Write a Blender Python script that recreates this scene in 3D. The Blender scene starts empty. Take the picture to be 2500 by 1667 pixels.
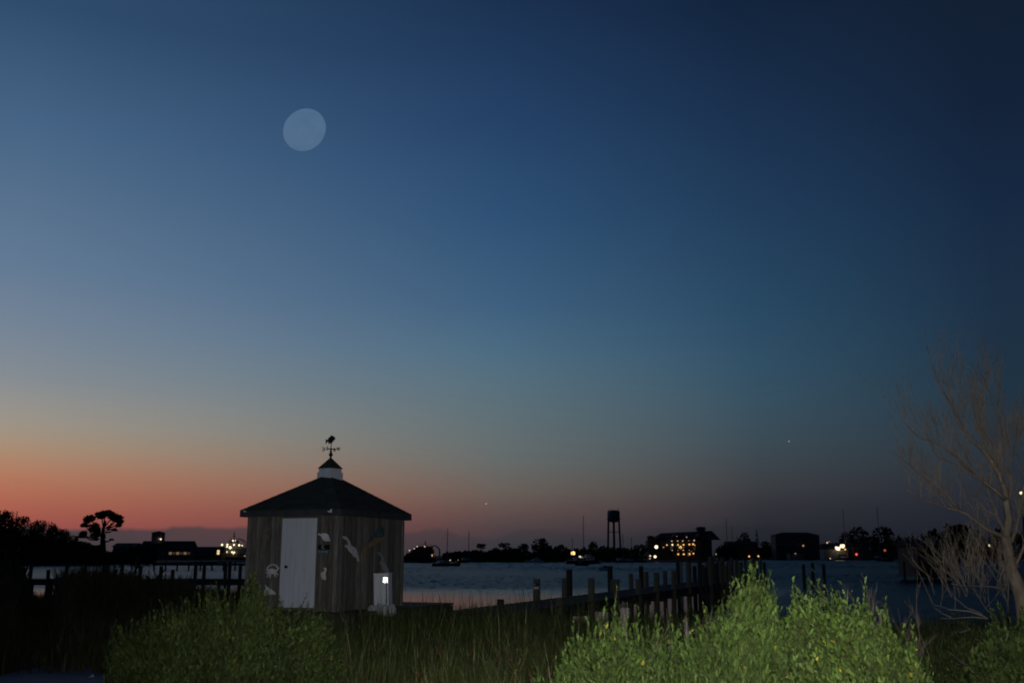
import bpy, bmesh, math, random
import numpy as np
from mathutils import Vector, Matrix

scene = bpy.context.scene
COL = scene.collection
R = math.radians

# ------------------------------------------------------------------ camera
EYE = 2.8
FPX = 2500.0
PITCH = math.atan(521.5 / FPX)
cam_data = bpy.data.cameras.new("camera")
cam_data.lens = 36.0
cam_data.sensor_width = 36.0
cam_data.clip_start = 0.05
cam_data.clip_end = 60000
cam = bpy.data.objects.new("camera", cam_data)
cam.location = (0, 0, EYE)
cam.rotation_euler = (math.pi / 2 + PITCH, 0, 0)
COL.objects.link(cam)
scene.camera = cam

# ------------------------------------------------------------------ render / exposure
scene.render.engine = "CYCLES"
scene.view_settings.view_transform = "Standard"
scene.view_settings.look = "None"
scene.view_settings.exposure = 0
scene.view_settings.gamma = 1
scene.view_settings.use_curve_mapping = False
scene.cycles.use_denoising = True
scene.cycles.filter_width = 1.9
scene.cycles.max_bounces = 6
scene.cycles.sample_clamp_indirect = 4
scene.cycles.use_light_tree = True


def s2l(c):
    return tuple(((v / 255) / 12.92 if v / 255 <= 0.04045 else ((v / 255 + 0.055) / 1.055) ** 2.4) for v in c)


def ray(px, py):
    c = (px - 1250) / FPX
    v = (833.5 - py) / FPX
    return Vector((c, math.cos(PITCH) - v * math.sin(PITCH), math.sin(PITCH) + v * math.cos(PITCH)))


# ------------------------------------------------------------------ dusk sky (world)
world = bpy.data.worlds.new("World")
scene.world = world
world.use_nodes = True
nt = world.node_tree
nt.nodes.clear()


def N(t, **kw):
    n = nt.nodes.new(t)
    for k, v in kw.items():
        setattr(n, k, v)
    return n


def math_node(op, a=None, b=None, clamp=False):
    n = N("ShaderNodeMath", operation=op, use_clamp=clamp)
    for i, s in enumerate((a, b)):
        if s is None:
            continue
        if isinstance(s, (int, float)):
            n.inputs[i].default_value = s
        else:
            nt.links.new(s, n.inputs[i])
    return n.outputs[0]


SUNSET_AZ = R(-45.6)          # sunset direction, left of the view
tc = N("ShaderNodeTexCoord")
sep = N("ShaderNodeSeparateXYZ")
nt.links.new(tc.outputs["Generated"], sep.inputs[0])
elev = math_node("MULTIPLY", math_node("ARCSINE", sep.outputs[2]), 180 / math.pi)
hx, hy = sep.outputs[0], sep.outputs[1]
hl = math_node("SQRT", math_node("ADD", math_node("MULTIPLY", hx, hx), math_node("ADD", math_node("MULTIPLY", hy, hy), 1e-9)))
dot = math_node("ADD", math_node("MULTIPLY", hx, math.sin(SUNSET_AZ)), math_node("MULTIPLY", hy, math.cos(SUNSET_AZ)))
cosd = math_node("MAXIMUM", math_node("MINIMUM", math_node("DIVIDE", dot, hl), 1.0), -1.0)
delta = math_node("MULTIPLY", math_node("ARCCOSINE", cosd), 180 / math.pi)
efac = math_node("DIVIDE", math_node("ADD", elev, 4.0), 94.0, clamp=True)


def sky_ramp(px, stops, top):
    r = N("ShaderNodeValToRGB")
    cr = r.color_ramp
    cr.interpolation = "LINEAR"
    pts = []
    for py, c in stops:
        d = ray(px, py).normalized()
        pts.append(((math.degrees(math.asin(d.z)) + 4) / 94.0, s2l(c)))
    pts.append((0.62, s2l(top)))
    pts.append((1.0, s2l((14, 26, 52))))
    pts.sort()
    while len(cr.elements) > 1:
        cr.elements.remove(cr.elements[-1])
    cr.elements[0].position = pts[0][0]
    cr.elements[0].color = (*pts[0][1], 1)
    for p, c in pts[1:]:
        e = cr.elements.new(p)
        e.color = (*c, 1)
    nt.links.new(efac, r.inputs[0])
    return r.outputs[0]


WEST = [(0, (48, 76, 109)), (300, (70, 100, 133)), (640, (97, 121, 147)), (800, (116, 131, 149)), (912, (131, 139, 146)),
        (980, (147, 145, 141)), (1036, (157, 147, 134)), (1090, (168, 141, 117)), (1150, (177, 124, 97)), (1200, (176, 108, 85)),
        (1250, (168, 92, 77)), (1300, (152, 78, 75)), (1356, (118, 66, 70))]
MID = [(0, (27, 49, 80)), (300, (37, 66, 103)), (533, (47, 81, 117)), (750, (63, 96, 127)), (850, (75, 107, 130)),
       (930, (86, 111, 125)), (1010, (94, 111, 118)), (1080, (99, 109, 111)), (1125, (101, 106, 106)), (1160, (103, 101, 97)),
       (1200, (103, 94, 88)), (1240, (97, 80, 77)), (1285, (80, 66, 69)), (1320, (63, 58, 64)), (1356, (50, 50, 58))]
NEAR_EAST = [(0, (19, 36, 61)), (250, (26, 48, 77)), (500, (33, 60, 90)), (750, (41, 73, 99)), (880, (49, 79, 101)),
             (980, (56, 80, 96)), (1070, (60, 76, 86)), (1131, (61, 69, 76)), (1180, (60, 63, 68)), (1237, (50, 50, 57)), (1295, (39, 41, 49)), (1356, (30, 33, 40))]
EAST = [(0, (19, 32, 51)), (250, (20, 35, 58)), (500, (23, 42, 67)), (710, (28, 47, 69)), (950, (32, 51, 66)),
        (1100, (37, 49, 60)), (1200, (34, 40, 51)), (1300, (28, 32, 41)), (1356, (23, 26, 33))]
FAR_EAST = [(0, (13, 23, 41)), (500, (15, 28, 48)), (950, (20, 33, 49)), (1200, (24, 29, 39)), (1356, (18, 20, 27))]
ca = sky_ramp(60, WEST, (30, 50, 84))
cb = sky_ramp(1250, MID, (20, 36, 66))
cd_ = sky_ramp(1880, NEAR_EAST, (15, 28, 54))
cc = sky_ramp(2440, EAST, (12, 22, 44))
ce = sky_ramp(2440, FAR_EAST, (10, 19, 38))


def mixc(f, a, b):
    n = N("ShaderNodeMix", data_type="RGBA")
    for s, i in ((f, 0), (a, 6), (b, 7)):
        if isinstance(s, tuple):
            n.inputs[i].default_value = (*s, 1)
        elif isinstance(s, (int, float)):
            n.inputs[i].default_value = s
        else:
            nt.links.new(s, n.inputs[i])
    return n.outputs[2]


f1 = math_node("DIVIDE", math_node("SUBTRACT", delta, 19.0), 26.0, clamp=True)
f2 = math_node("DIVIDE", math_node("SUBTRACT", delta, 45.0), 14.0, clamp=True)
f3 = math_node("DIVIDE", math_node("SUBTRACT", delta, 59.0), 12.5, clamp=True)
f4_ = math_node("DIVIDE", math_node("SUBTRACT", delta, 71.5), 40.0, clamp=True)
sky = mixc(f4_, mixc(f3, mixc(f2, mixc(f1, ca, cb), cd_), cc), ce)
# low cloud bank along the horizon
nz = N("ShaderNodeTexNoise")
nz.inputs["Scale"].default_value = 9.0
nz.inputs["Detail"].default_value = 5.0
nz.inputs["Roughness"].default_value = 0.45
comb = N("ShaderNodeCombineXYZ")
nt.links.new(hx, comb.inputs[0])
nt.links.new(hy, comb.inputs[1])
nt.links.new(math_node("MULTIPLY", sep.outputs[2], 0.35), comb.inputs[2])
nt.links.new(comb.outputs[0], nz.inputs["Vector"])
ctop = math_node("ADD", math_node("MULTIPLY", math_node("SUBTRACT", nz.outputs[0], 0.5), 3.2), 1.35)
cl = math_node("DIVIDE", math_node("SUBTRACT", ctop, elev), 0.22, clamp=True)
ccol = mixc(f2, mixc(f1, s2l((60, 63, 67)), s2l((52, 54, 60))), s2l((28, 31, 39)))
cstr = math_node("SUBTRACT", math_node("SUBTRACT", 1.0, math_node("MULTIPLY", f1, 0.62)), math_node("MULTIPLY", f2, 0.2))
sky = mixc(math_node("MULTIPLY", cl, cstr), sky, ccol)
# faint grain of thin high cirrus so the dome is not perfectly smooth
n2 = N("ShaderNodeTexNoise")
n2.inputs["Scale"].default_value = 3.0
n2.inputs["Detail"].default_value = 6.0
nt.links.new(tc.outputs["Generated"], n2.inputs["Vector"])
bg = N("ShaderNodeBackground")
nt.links.new(sky, bg.inputs[0])
nt.links.new(math_node("ADD", 0.97, math_node("MULTIPLY", n2.outputs[0], 0.06)), bg.inputs[1])
wo = N("ShaderNodeOutputWorld")
nt.links.new(bg.outputs[0], wo.inputs[0])

# ------------------------------------------------------------------ the camera's flash (the photograph is a flash picture)
fl = bpy.data.lights.new("camera_flash", "SPOT")
fl.energy = 2350
fl.color = (1.0, 0.99, 0.97)
fl.spot_size = R(88)
fl.spot_blend = 0.9
fl.shadow_soft_size = 0.035
flash = bpy.data.objects.new("camera_flash", fl)
flash.location = (0.02, 0.0, EYE + 0.11)
_d = Vector((math.sin(R(13)), math.cos(R(13)), math.tan(R(-3))))
flash.rotation_euler = _d.to_track_quat("-Z", "Y").to_euler()
COL.objects.link(flash)


# ================================================================== helpers
def at(px, py, Y):
    d = ray(px, py)
    s = Y / d.y
    return Vector((d.x * s, Y, EYE + d.z * s))


def on_z(px, py, z):
    d = ray(px, py)
    s = (z - EYE) / d.z
    return Vector((d.x * s, d.y * s, z))


def xat(px, Y, z=EYE):
    return (px - 1250) / FPX * (Y * math.cos(PITCH) + (z - EYE) * math.sin(PITCH))


def mpp(Y):
    return Y * math.cos(PITCH) / FPX


def tri_mesh(name, V, F):
    V = np.asarray(V, dtype=np.float32).reshape(-1, 3)
    F = np.asarray(F, dtype=np.int32).reshape(-1, 3)
    me = bpy.data.meshes.new(name)
    me.vertices.add(len(V))
    me.vertices.foreach_set("co", V.ravel())
    me.loops.add(len(F) * 3)
    me.loops.foreach_set("vertex_index", F.ravel())
    me.polygons.add(len(F))
    me.polygons.foreach_set("loop_start", np.arange(0, len(F) * 3, 3, dtype=np.int32))
    me.update(calc_edges=True)
    me.validate()
    return me


class MB:
    def __init__(self):
        self.v, self.f = [], []

    def add(self, vs, fs):
        o = len(self.v)
        self.v += [tuple(p) for p in vs]
        self.f += [tuple(i + o for i in f) for f in fs]
        return self

    def box(self, c, s, rz=0.0, M=None):
        c = Vector(c)
        rot = Matrix.Rotation(rz, 3, "Z") if M is None else M
        vs = []
        for x in (-.5, .5):
            for y in (-.5, .5):
                for z in (-.5, .5):
                    vs.append(c + rot @ Vector((x * s[0], y * s[1], z * s[2])))
        return self.add(vs, [(0, 1, 3, 2), (4, 6, 7, 5), (0, 4, 5, 1), (2, 3, 7, 6), (0, 2, 6, 4), (1, 5, 7, 3)])

    def tube(self, pts, radii, n=6, cap=True):
        pts = [Vector(p) for p in pts]
        if not hasattr(radii, "__len__"):
            radii = [radii] * len(pts)
        rings = []
        for i, p in enumerate(pts):
            t = (pts[min(i + 1, len(pts) - 1)] - pts[max(i - 1, 0)])
            if t.length < 1e-9:
                t = Vector((0, 0, 1))
            t.normalize()
            a = Vector((0, 0, 1)) if abs(t.z) < 0.9 else Vector((1, 0, 0))
            u = t.cross(a).normalized()
            w = t.cross(u)
            rings.append([p + (u * math.cos(2 * math.pi * k / n) + w * math.sin(2 * math.pi * k / n)) * radii[i] for k in range(n)])
        vs = [q for r in rings for q in r]
        fs = []
        for i in range(len(pts) - 1):
            for k in range(n):
                k2 = (k + 1) % n
                fs.append((i * n + k, i * n + k2, (i + 1) * n + k2, (i + 1) * n + k))
        if cap:
            fs.append(tuple(range(n))[::-1])
            fs.append(tuple((len(pts) - 1) * n + k for k in range(n)))
        return self.add(vs, fs)

    def lathe(self, prof, n=16, c=(0, 0, 0)):
        vs, fs = [], []
        for r, z in prof:
            for k in range(n):
                a = 2 * math.pi * k / n
                vs.append((c[0] + r * math.cos(a), c[1] + r * math.sin(a), c[2] + z))
        for i in range(len(prof) - 1):
            for k in range(n):
                k2 = (k + 1) % n
                fs.append((i * n + k, i * n + k2, (i + 1) * n + k2, (i + 1) * n + k))
        fs.append(tuple(range(n))[::-1])
        fs.append(tuple((len(prof) - 1) * n + k for k in range(n)))
        return self.add(vs, fs)

    def plate(self, pts, normal, th):
        """polygon (world points) extruded by th along normal"""
        nrm = Vector(normal).normalized() * th
        n = len(pts)
        vs = [Vector(p) for p in pts] + [Vector(p) + nrm for p in pts]
        fs = [tuple(range(n))[::-1], tuple(range(n, 2 * n))]
        for i in range(n):
            j = (i + 1) % n
            fs.append((i, j, n + j, n + i))
        return self.add(vs, fs)

    def ball(self, c, r, n=8, m=5, sq=(1, 1, 1)):
        prof = []
        vs, fs = [], []
        for i in range(1, m):
            th = math.pi * i / m
            for k in range(n):
                a = 2 * math.pi * k / n
                vs.append((c[0] + r * sq[0] * math.sin(th) * math.cos(a), c[1] + r * sq[1] * math.sin(th) * math.sin(a), c[2] + r * sq[2] * math.cos(th)))
        top = len(vs); vs.append((c[0], c[1], c[2] + r * sq[2]))
        bot = len(vs); vs.append((c[0], c[1], c[2] - r * sq[2]))
        for i in range(m - 2):
            for k in range(n):
                k2 = (k + 1) % n
                fs.append((i * n + k, (i + 1) * n + k, (i + 1) * n + k2, i * n + k2))
        for k in range(n):
            k2 = (k + 1) % n
            fs.append((top, k, k2))
            fs.append((bot, (m - 2) * n + k2, (m - 2) * n + k))
        return self.add(vs, fs)

    def mesh(self, name):
        me = bpy.data.meshes.new(name)
        me.from_pydata([tuple(p) for p in self.v], [], self.f)
        bm = bmesh.new()
        bm.from_mesh(me)
        bmesh.ops.recalc_face_normals(bm, faces=bm.faces)
        bm.to_mesh(me)
        bm.free()
        return me

    def build(self, name, m, parent=None, smooth=False, kind=None, label=None):
        me = self.mesh(name)
        return link(name, me, m, parent, smooth, kind, label)


def link(name, me, m, parent=None, smooth=False, kind=None, label=None):
    if m is not None and len(me.materials) == 0:
        me.materials.append(m)
    if smooth:
        me.polygons.foreach_set("use_smooth", [True] * len(me.polygons))
    o = bpy.data.objects.new(name, me)
    COL.objects.link(o)
    if parent is not None:
        o.parent = parent
        o.matrix_parent_inverse = Matrix.Translation(parent.location).inverted()
    if kind:
        o["kind"] = kind
    if label:
        o["label"] = label
    return o


def tag(o, label, cat, group=None, kind=None):
    o["label"] = label
    o["category"] = cat
    if group:
        o["group"] = group
    if kind:
        o["kind"] = kind
    return o


def thing(name, label, cat, loc, group=None):
    o = bpy.data.objects.new(name, None)
    o.empty_display_size = 0.2
    o.location = loc
    COL.objects.link(o)
    return tag(o, label, cat, group)


def structure(o):
    o["kind"] = "structure"
    return o


# ------------------------------------------------------------------ materials
def mat(name, col, rough=0.8, var=0.25, scale=4.0, stretch=(1, 1, 1), bump=0.0, metal=0.0, spec=0.3, island=0.0, col2=None, coord="Object"):
    m = bpy.data.materials.new(name)
    m.use_nodes = True
    t = m.node_tree
    b = t.nodes["Principled BSDF"]
    b.inputs["Roughness"].default_value = rough
    b.inputs["Metallic"].default_value = metal
    b.inputs["Specular IOR Level"].default_value = spec
    tcn = t.nodes.new("ShaderNodeTexCoord")
    mp = t.nodes.new("ShaderNodeMapping")
    mp.inputs["Scale"].default_value = stretch
    t.links.new(tcn.outputs[coord], mp.inputs[0])
    nn = t.nodes.new("ShaderNodeTexNoise")
    nn.inputs["Scale"].default_value = scale
    nn.inputs["Detail"].default_value = 6
    t.links.new(mp.outputs[0], nn.inputs["Vector"])
    r = t.nodes.new("ShaderNodeValToRGB")
    r.color_ramp.elements[0].position = 0.3
    r.color_ramp.elements[1].position = 0.7
    c2 = col2 if col2 else col
    r.color_ramp.elements[0].color = (*[v * (1 - var) for v in col], 1)
    r.color_ramp.elements[1].color = (*[v * (1 + var) for v in c2], 1)
    t.links.new(nn.outputs[0], r.inputs[0])
    out = r.outputs[0]
    if island > 0:
        g = t.nodes.new("ShaderNodeNewGeometry")
        mr = t.nodes.new("ShaderNodeMapRange")
        mr.inputs[3].default_value = 1 - island
        mr.inputs[4].default_value = 1 + island
        t.links.new(g.outputs["Random Per Island"], mr.inputs[0])
        mx = t.nodes.new("ShaderNodeMix")
        mx.data_type = "RGBA"
        mx.blend_type = "MULTIPLY"
        mx.inputs[0].default_value = 1
        t.links.new(out, mx.inputs[6])
        t.links.new(mr.outputs[0], mx.inputs[7])
        out = mx.outputs[2]
    t.links.new(out, b.inputs["Base Color"])
    if bump > 0:
        bn = t.nodes.new("ShaderNodeBump")
        bn.inputs["Strength"].default_value = bump
        bn.inputs["Distance"].default_value = 0.02
        t.links.new(nn.outputs[0], bn.inputs["Height"])
        t.links.new(bn.outputs[0], b.inputs["Normal"])
    return m


def emit(name, col, strength):
    m = bpy.data.materials.new(name)
    m.use_nodes = True
    t = m.node_tree
    b = t.nodes["Principled BSDF"]
    b.inputs["Base Color"].default_value = (0.8, 0.8, 0.8, 1)
    b.inputs["Emission Color"].default_value = (*col, 1)
    b.inputs["Emission Strength"].default_value = strength
    return m


def leaf_mat(name, a, bcol, yellow, rough=0.5, spec=0.35, transl=0.25, yshare=0.985):
    """leaf colour varies leaf by leaf; a few leaves are yellow"""
    m = bpy.data.materials.new(name)
    m.use_nodes = True
    t = m.node_tree
    b = t.nodes["Principled BSDF"]
    b.inputs["Roughness"].default_value = rough
    b.inputs["Specular IOR Level"].default_value = spec
    g = t.nodes.new("ShaderNodeNewGeometry")
    r = t.nodes.new("ShaderNodeValToRGB")
    cr = r.color_ramp
    cr.elements[0].position = 0
    cr.elements[0].color = (*a, 1)
    cr.elements[1].position = 0.6
    cr.elements[1].color = (*bcol, 1)
    e = cr.elements.new(yshare)
    e.color = (*[0.5 * (p + q) for p, q in zip(a, bcol)], 1)
    e = cr.elements.new(min(1.0, yshare + 0.004))
    e.color = (*yellow, 1)
    t.links.new(g.outputs["Random Per Island"], r.inputs[0])
    # clump to clump variation
    tcn = t.nodes.new("ShaderNodeTexCoord")
    nn = t.nodes.new("ShaderNodeTexNoise")
    nn.inputs["Scale"].default_value = 5.0
    t.links.new(tcn.outputs["Object"], nn.inputs["Vector"])
    mr = t.nodes.new("ShaderNodeMapRange")
    mr.inputs[1].default_value = 0.3
    mr.inputs[2].default_value = 0.7
    mr.inputs[3].default_value = 0.5
    mr.inputs[4].default_value = 1.35
    t.links.new(nn.outputs[0], mr.inputs[0])
    mx = t.nodes.new("ShaderNodeMix")
    mx.data_type = "RGBA"
    mx.blend_type = "MULTIPLY"
    mx.inputs[0].default_value = 1
    t.links.new(r.outputs[0], mx.inputs[6])
    t.links.new(mr.outputs[0], mx.inputs[7])
    t.links.new(mx.outputs[2], b.inputs["Base Color"])
    tr = t.nodes.new("ShaderNodeBsdfTranslucent")
    t.links.new(mx.outputs[2], tr.inputs[0])
    ms = t.nodes.new("ShaderNodeMixShader")
    ms.inputs[0].default_value = transl
    t.links.new(b.outputs[0], ms.inputs[1])
    t.links.new(tr.outputs[0], ms.inputs[2])
    t.links.new(ms.outputs[0], t.nodes["Material Output"].inputs[0])
    return m


M = {}
M["board"] = mat("weathered_board", (0.184, 0.169, 0.147), 0.85, 0.4, 5.0, (6, 6, 0.6), bump=0.4)
M["board_b"] = mat("weathered_board_grey", (0.228, 0.217, 0.198), 0.85, 0.4, 5.0, (6, 6, 0.6), bump=0.4)
M["board_c"] = mat("weathered_board_brown", (0.142, 0.128, 0.110), 0.85, 0.4, 5.0, (6, 6, 0.6), bump=0.4)
M["white"] = mat("white_paint", (0.75, 0.79, 0.86), 0.55, 0.08, 3.0, (4, 4, 0.5))
M["white_worn"] = mat("worn_white_paint", (0.78, 0.79, 0.80), 0.7, 0.2, 9.0)
M["grey_paint"] = mat("faded_grey_paint", (0.42, 0.42, 0.42), 0.8, 0.3, 8.0)
M["brown_paint"] = mat("faded_brown_paint", (0.20, 0.175, 0.15), 0.8, 0.3, 8.0)
M["teal"] = mat("teal_paint", (0.08, 0.15, 0.165), 0.6, 0.3, 6.0)
M["orange_paint"] = mat("faded_orange_paint", (0.36, 0.235, 0.13), 0.7, 0.3, 6.0)
M["black"] = mat("black_metal", (0.012, 0.012, 0.013), 0.5, 0.2, 6.0)
M["fascia"] = mat("grey_fascia", (0.060, 0.066, 0.075), 0.75, 0.25, 4.0)
M["shingle"] = mat("asphalt_shingle", (0.050, 0.055, 0.040), 0.95, 0.35, 30.0, island=0.25)
M["pile"] = mat("treated_timber_pile", (0.17, 0.162, 0.108), 0.85, 0.35, 4.0, (3, 3, 0.5), bump=0.3)
M["pile_dark"] = mat("dark_wet_pile", (0.060, 0.057, 0.048), 0.8, 0.35, 4.0, (3, 3, 0.5), bump=0.3)
M["pile_grey"] = mat("bleached_pile", (0.30, 0.28, 0.25), 0.85, 0.25, 4.0, (3, 3, 0.5))
M["plank"] = mat("grey_dock_plank", (0.075, 0.073, 0.07), 0.9, 0.3, 3.0, (1, 1, 1), island=0.3, spec=0.1)
M["timber"] = mat("dark_dock_timber", (0.06, 0.055, 0.048), 0.85, 0.3, 3.0)
M["soil"] = mat("marsh_soil", (0.038, 0.034, 0.024), 0.95, 0.4, 1.5, bump=0.4)
M["concrete"] = mat("worn_concrete", (0.13, 0.13, 0.125), 0.85, 0.25, 2.5, bump=0.2)
M["bark"] = mat("grey_bark", (0.088, 0.072, 0.055), 0.9, 0.35, 12.0, (2, 2, 0.6), bump=0.5, spec=0.1)
M["twig"] = mat("dry_twig", (0.112, 0.091, 0.070), 0.9, 0.3, 6.0, spec=0.1)
M["stem"] = mat("shrub_stem", (0.030, 0.033, 0.013), 0.9, 0.3, 6.0, spec=0.1)
M["deadstem"] = mat("bleached_stem", (0.085, 0.074, 0.064), 0.9, 0.25, 6.0, spec=0.1)
M["leaf_bright"] = leaf_mat("narrow_shrub_leaf", (0.009, 0.020, 0.003), (0.064, 0.102, 0.021), (0.20, 0.17, 0.02), spec=0.10, transl=0.08, rough=0.6, yshare=0.992)
M["leaf_round"] = leaf_mat("broad_shrub_leaf", (0.009, 0.021, 0.003), (0.066, 0.106, 0.019), (0.22, 0.18, 0.02), yshare=0.988, spec=0.12, transl=0.08, rough=0.55)
M["leaf_dark"] = leaf_mat("olive_shrub_leaf", (0.006, 0.012, 0.002), (0.046, 0.070, 0.016), (0.10, 0.085, 0.015), yshare=0.985, spec=0.15, transl=0.06, rough=0.6)
M["grass"] = leaf_mat("marsh_grass_blade", (0.034, 0.047, 0.014), (0.105, 0.130, 0.042), (0.30, 0.27, 0.13), yshare=0.90, transl=0.15, spec=0.06)
M["grass_dry"] = leaf_mat("dry_grass_blade", (0.065, 0.045, 0.022), (0.115, 0.080, 0.042), (0.12, 0.10, 0.05), transl=0.1, spec=0.1)
M["grass_red"] = leaf_mat("rusty_seed_head", (0.12, 0.05, 0.025), (0.20, 0.07, 0.035), (0.2, 0.1, 0.04), transl=0.1)
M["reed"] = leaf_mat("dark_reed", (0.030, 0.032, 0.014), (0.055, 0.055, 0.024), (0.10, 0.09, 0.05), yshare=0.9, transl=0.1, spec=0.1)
M["far_leaf"] = leaf_mat("distant_foliage", (0.028, 0.040, 0.016), (0.050, 0.065, 0.026), (0.05, 0.06, 0.02), transl=0.1, spec=0.1)
M["far_bark"] = mat("distant_bark", (0.06, 0.05, 0.04), 0.9)
M["siding"] = mat("grey_shingle_siding", (0.11, 0.105, 0.10), 0.85, 0.2, 1.0)
M["siding_b"] = mat("brown_siding", (0.09, 0.075, 0.06), 0.85, 0.2, 1.0)
M["siding_w"] = mat("pale_siding", (0.24, 0.24, 0.24), 0.8, 0.12, 1.0)
M["trim_w"] = mat("pale_trim", (0.45, 0.45, 0.45), 0.7, 0.1, 1.0)
M["roofing"] = mat("dark_roofing", (0.03, 0.03, 0.03), 0.9, 0.25, 1.0)
M["glass"] = mat("dark_window_glass", (0.02, 0.025, 0.03), 0.12, 0.1, 1.0, spec=0.5)
M["hull_w"] = mat("pale_hull", (0.68, 0.68, 0.66), 0.4, 0.1, 0.8)
M["hull_d"] = mat("dark_hull", (0.03, 0.035, 0.04), 0.4, 0.1, 0.8)
M["hull_b"] = mat("navy_canvas", (0.03, 0.04, 0.07), 0.7, 0.1, 0.8)
M["alu"] = mat("aluminium_spar", (0.14, 0.14, 0.15), 0.5, 0.1, 1.0, spec=0.4)
M["tank"] = mat("blue_grey_tank", (0.06, 0.09, 0.12), 0.6, 0.15, 0.5)
M["steel"] = mat("painted_steel", (0.05, 0.07, 0.09), 0.6, 0.15, 0.5)
M["stone"] = mat("white_stone", (0.6, 0.6, 0.62), 0.8, 0.3, 5.0, bump=0.5)
M["lamp_warm"] = emit("warm_lamp", (1.0, 0.50, 0.16), 1.25)
M["lamp_big"] = emit("bright_warm_lamp", (1.0, 0.58, 0.20), 1.9)
M["lamp_dim"] = emit("dim_warm_lamp", (1.0, 0.55, 0.30), 0.45)
M["lamp_white"] = emit("white_lamp", (1.0, 0.84, 0.52), 1.8)
M["lamp_pink"] = emit("deck_lamp_glow", (1.0, 0.74, 0.52), 0.95)
M["lamp_red"] = emit("red_lamp", (1.0, 0.06, 0.04), 2.0)
M["lamp_redorange"] = emit("red_orange_lamp", (1.0, 0.16, 0.04), 0.35)
M["win_warm"] = emit("lit_window", (1.0, 0.60, 0.20), 0.16)
M["win_dim"] = emit("dim_lit_window", (1.0, 0.50, 0.14), 0.03)
M["win_bright"] = emit("bright_lit_window", (1.0, 0.72, 0.34), 1.0)
M["starlight"] = emit("star_light", (1.0, 0.95, 0.9), 0.6)


# ================================================================== SETTING: ground, water, far shore
def shoreline(x):
    """depth of the water's edge as a function of X"""
    pts = [(-200, 46), (-30, 46), (-12, 44), (-7, 37), (-1, 36), (4, 31), (14, 28), (40, 27), (200, 27)]
    return np.interp(x, [p[0] for p in pts], [p[1] for p in pts])


def ground_h(x, y):
    x = np.asarray(x, float)
    y = np.asarray(y, float)
    s = shoreline(x)
    t = np.clip((s + 1.0 - y) / 9.0, -1, 1)
    h = np.where(t > 0, 1.22 * (t * t * (3 - 2 * t)) - 0.12, -0.12 + t * 1.2)
    h = h + 0.05 * np.sin(x * 1.3 + 0.7 * y) * np.clip(t, 0, 1) + 0.04 * np.sin(0.5 * x - 1.1 * y) * np.clip(t, 0, 1)
    return h


gx = np.concatenate([np.linspace(-300, -32, 14), np.linspace(-30, 30, 81), np.linspace(32, 300, 14)])
gy = np.concatenate([np.linspace(-120, -6, 10), np.linspace(-4, 62, 90)])
GX, GY = np.meshgrid(gx, gy)
GZ = ground_h(GX, GY)
gv = np.stack([GX, GY, GZ], -1).reshape(-1, 3)
nx = len(gx)
gf = []
for j in range(len(gy) - 1):
    for i in range(nx - 1):
        a = j * nx + i
        gf += [(a, a + 1, a + nx + 1), (a, a + nx + 1, a + nx)]
structure(link("ground", tri_mesh("ground", gv, gf), M["soil"], smooth=True))

# water
ROUGH = 0.34
wm = bpy.data.materials.new("harbour_water")
wm.use_nodes = True
t = wm.node_tree
b = t.nodes["Principled BSDF"]
b.inputs["Base Color"].default_value = (0.006, 0.012, 0.016, 1)
b.inputs["Roughness"].default_value = 0.07
b.inputs["IOR"].default_value = 1.333
b.inputs["Specular IOR Level"].default_value = 0.12
g = t.nodes.new("ShaderNodeNewGeometry")
sp = t.nodes.new("ShaderNodeSeparateXYZ")
t.links.new(g.outputs["Position"], sp.inputs[0])
wob = t.nodes.new("ShaderNodeTexNoise")
wob.inputs["Scale"].default_value = 0.05
t.links.new(g.outputs["Position"], wob.inputs["Vector"])
wa = t.nodes.new("ShaderNodeMath"); wa.operation = "MULTIPLY_ADD"
t.links.new(wob.outputs[0], wa.inputs[0]); wa.inputs[1].default_value = 24
t.links.new(sp.outputs[1], wa.inputs[2])
rr_ = t.nodes.new("ShaderNodeMapRange")          # fine cat's-paw ripples offshore, glassy in the lee of the shore
rr_.interpolation_type = "SMOOTHSTEP"
rr_.inputs[1].default_value = 74; rr_.inputs[2].default_value = 112
rr_.inputs[3].default_value = 0.06; rr_.inputs[4].default_value = ROUGH
dn = t.nodes.new("ShaderNodeMath"); dn.operation = "MULTIPLY_ADD"      # beyond the pier the wind reaches the shore
t.links.new(sp.outputs[1], dn.inputs[0]); dn.inputs[1].default_value = -0.42
t.links.new(sp.outputs[0], dn.inputs[2])
dr = t.nodes.new("ShaderNodeMapRange"); dr.interpolation_type = "SMOOTHSTEP"
dr.inputs[1].default_value = -14.0; dr.inputs[2].default_value = -9.0
dr.inputs[3].default_value = 0.0; dr.inputs[4].default_value = 60.0
t.links.new(dn.outputs[0], dr.inputs[0])
ds_ = t.nodes.new("ShaderNodeMath"); ds_.operation = "ADD"
t.links.new(wa.outputs[0], ds_.inputs[0]); t.links.new(dr.outputs[0], ds_.inputs[1])
t.links.new(ds_.outputs[0], rr_.inputs[0])
t.links.new(rr_.outputs[0], b.inputs["Roughness"])
WAVE = 0.018
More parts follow.
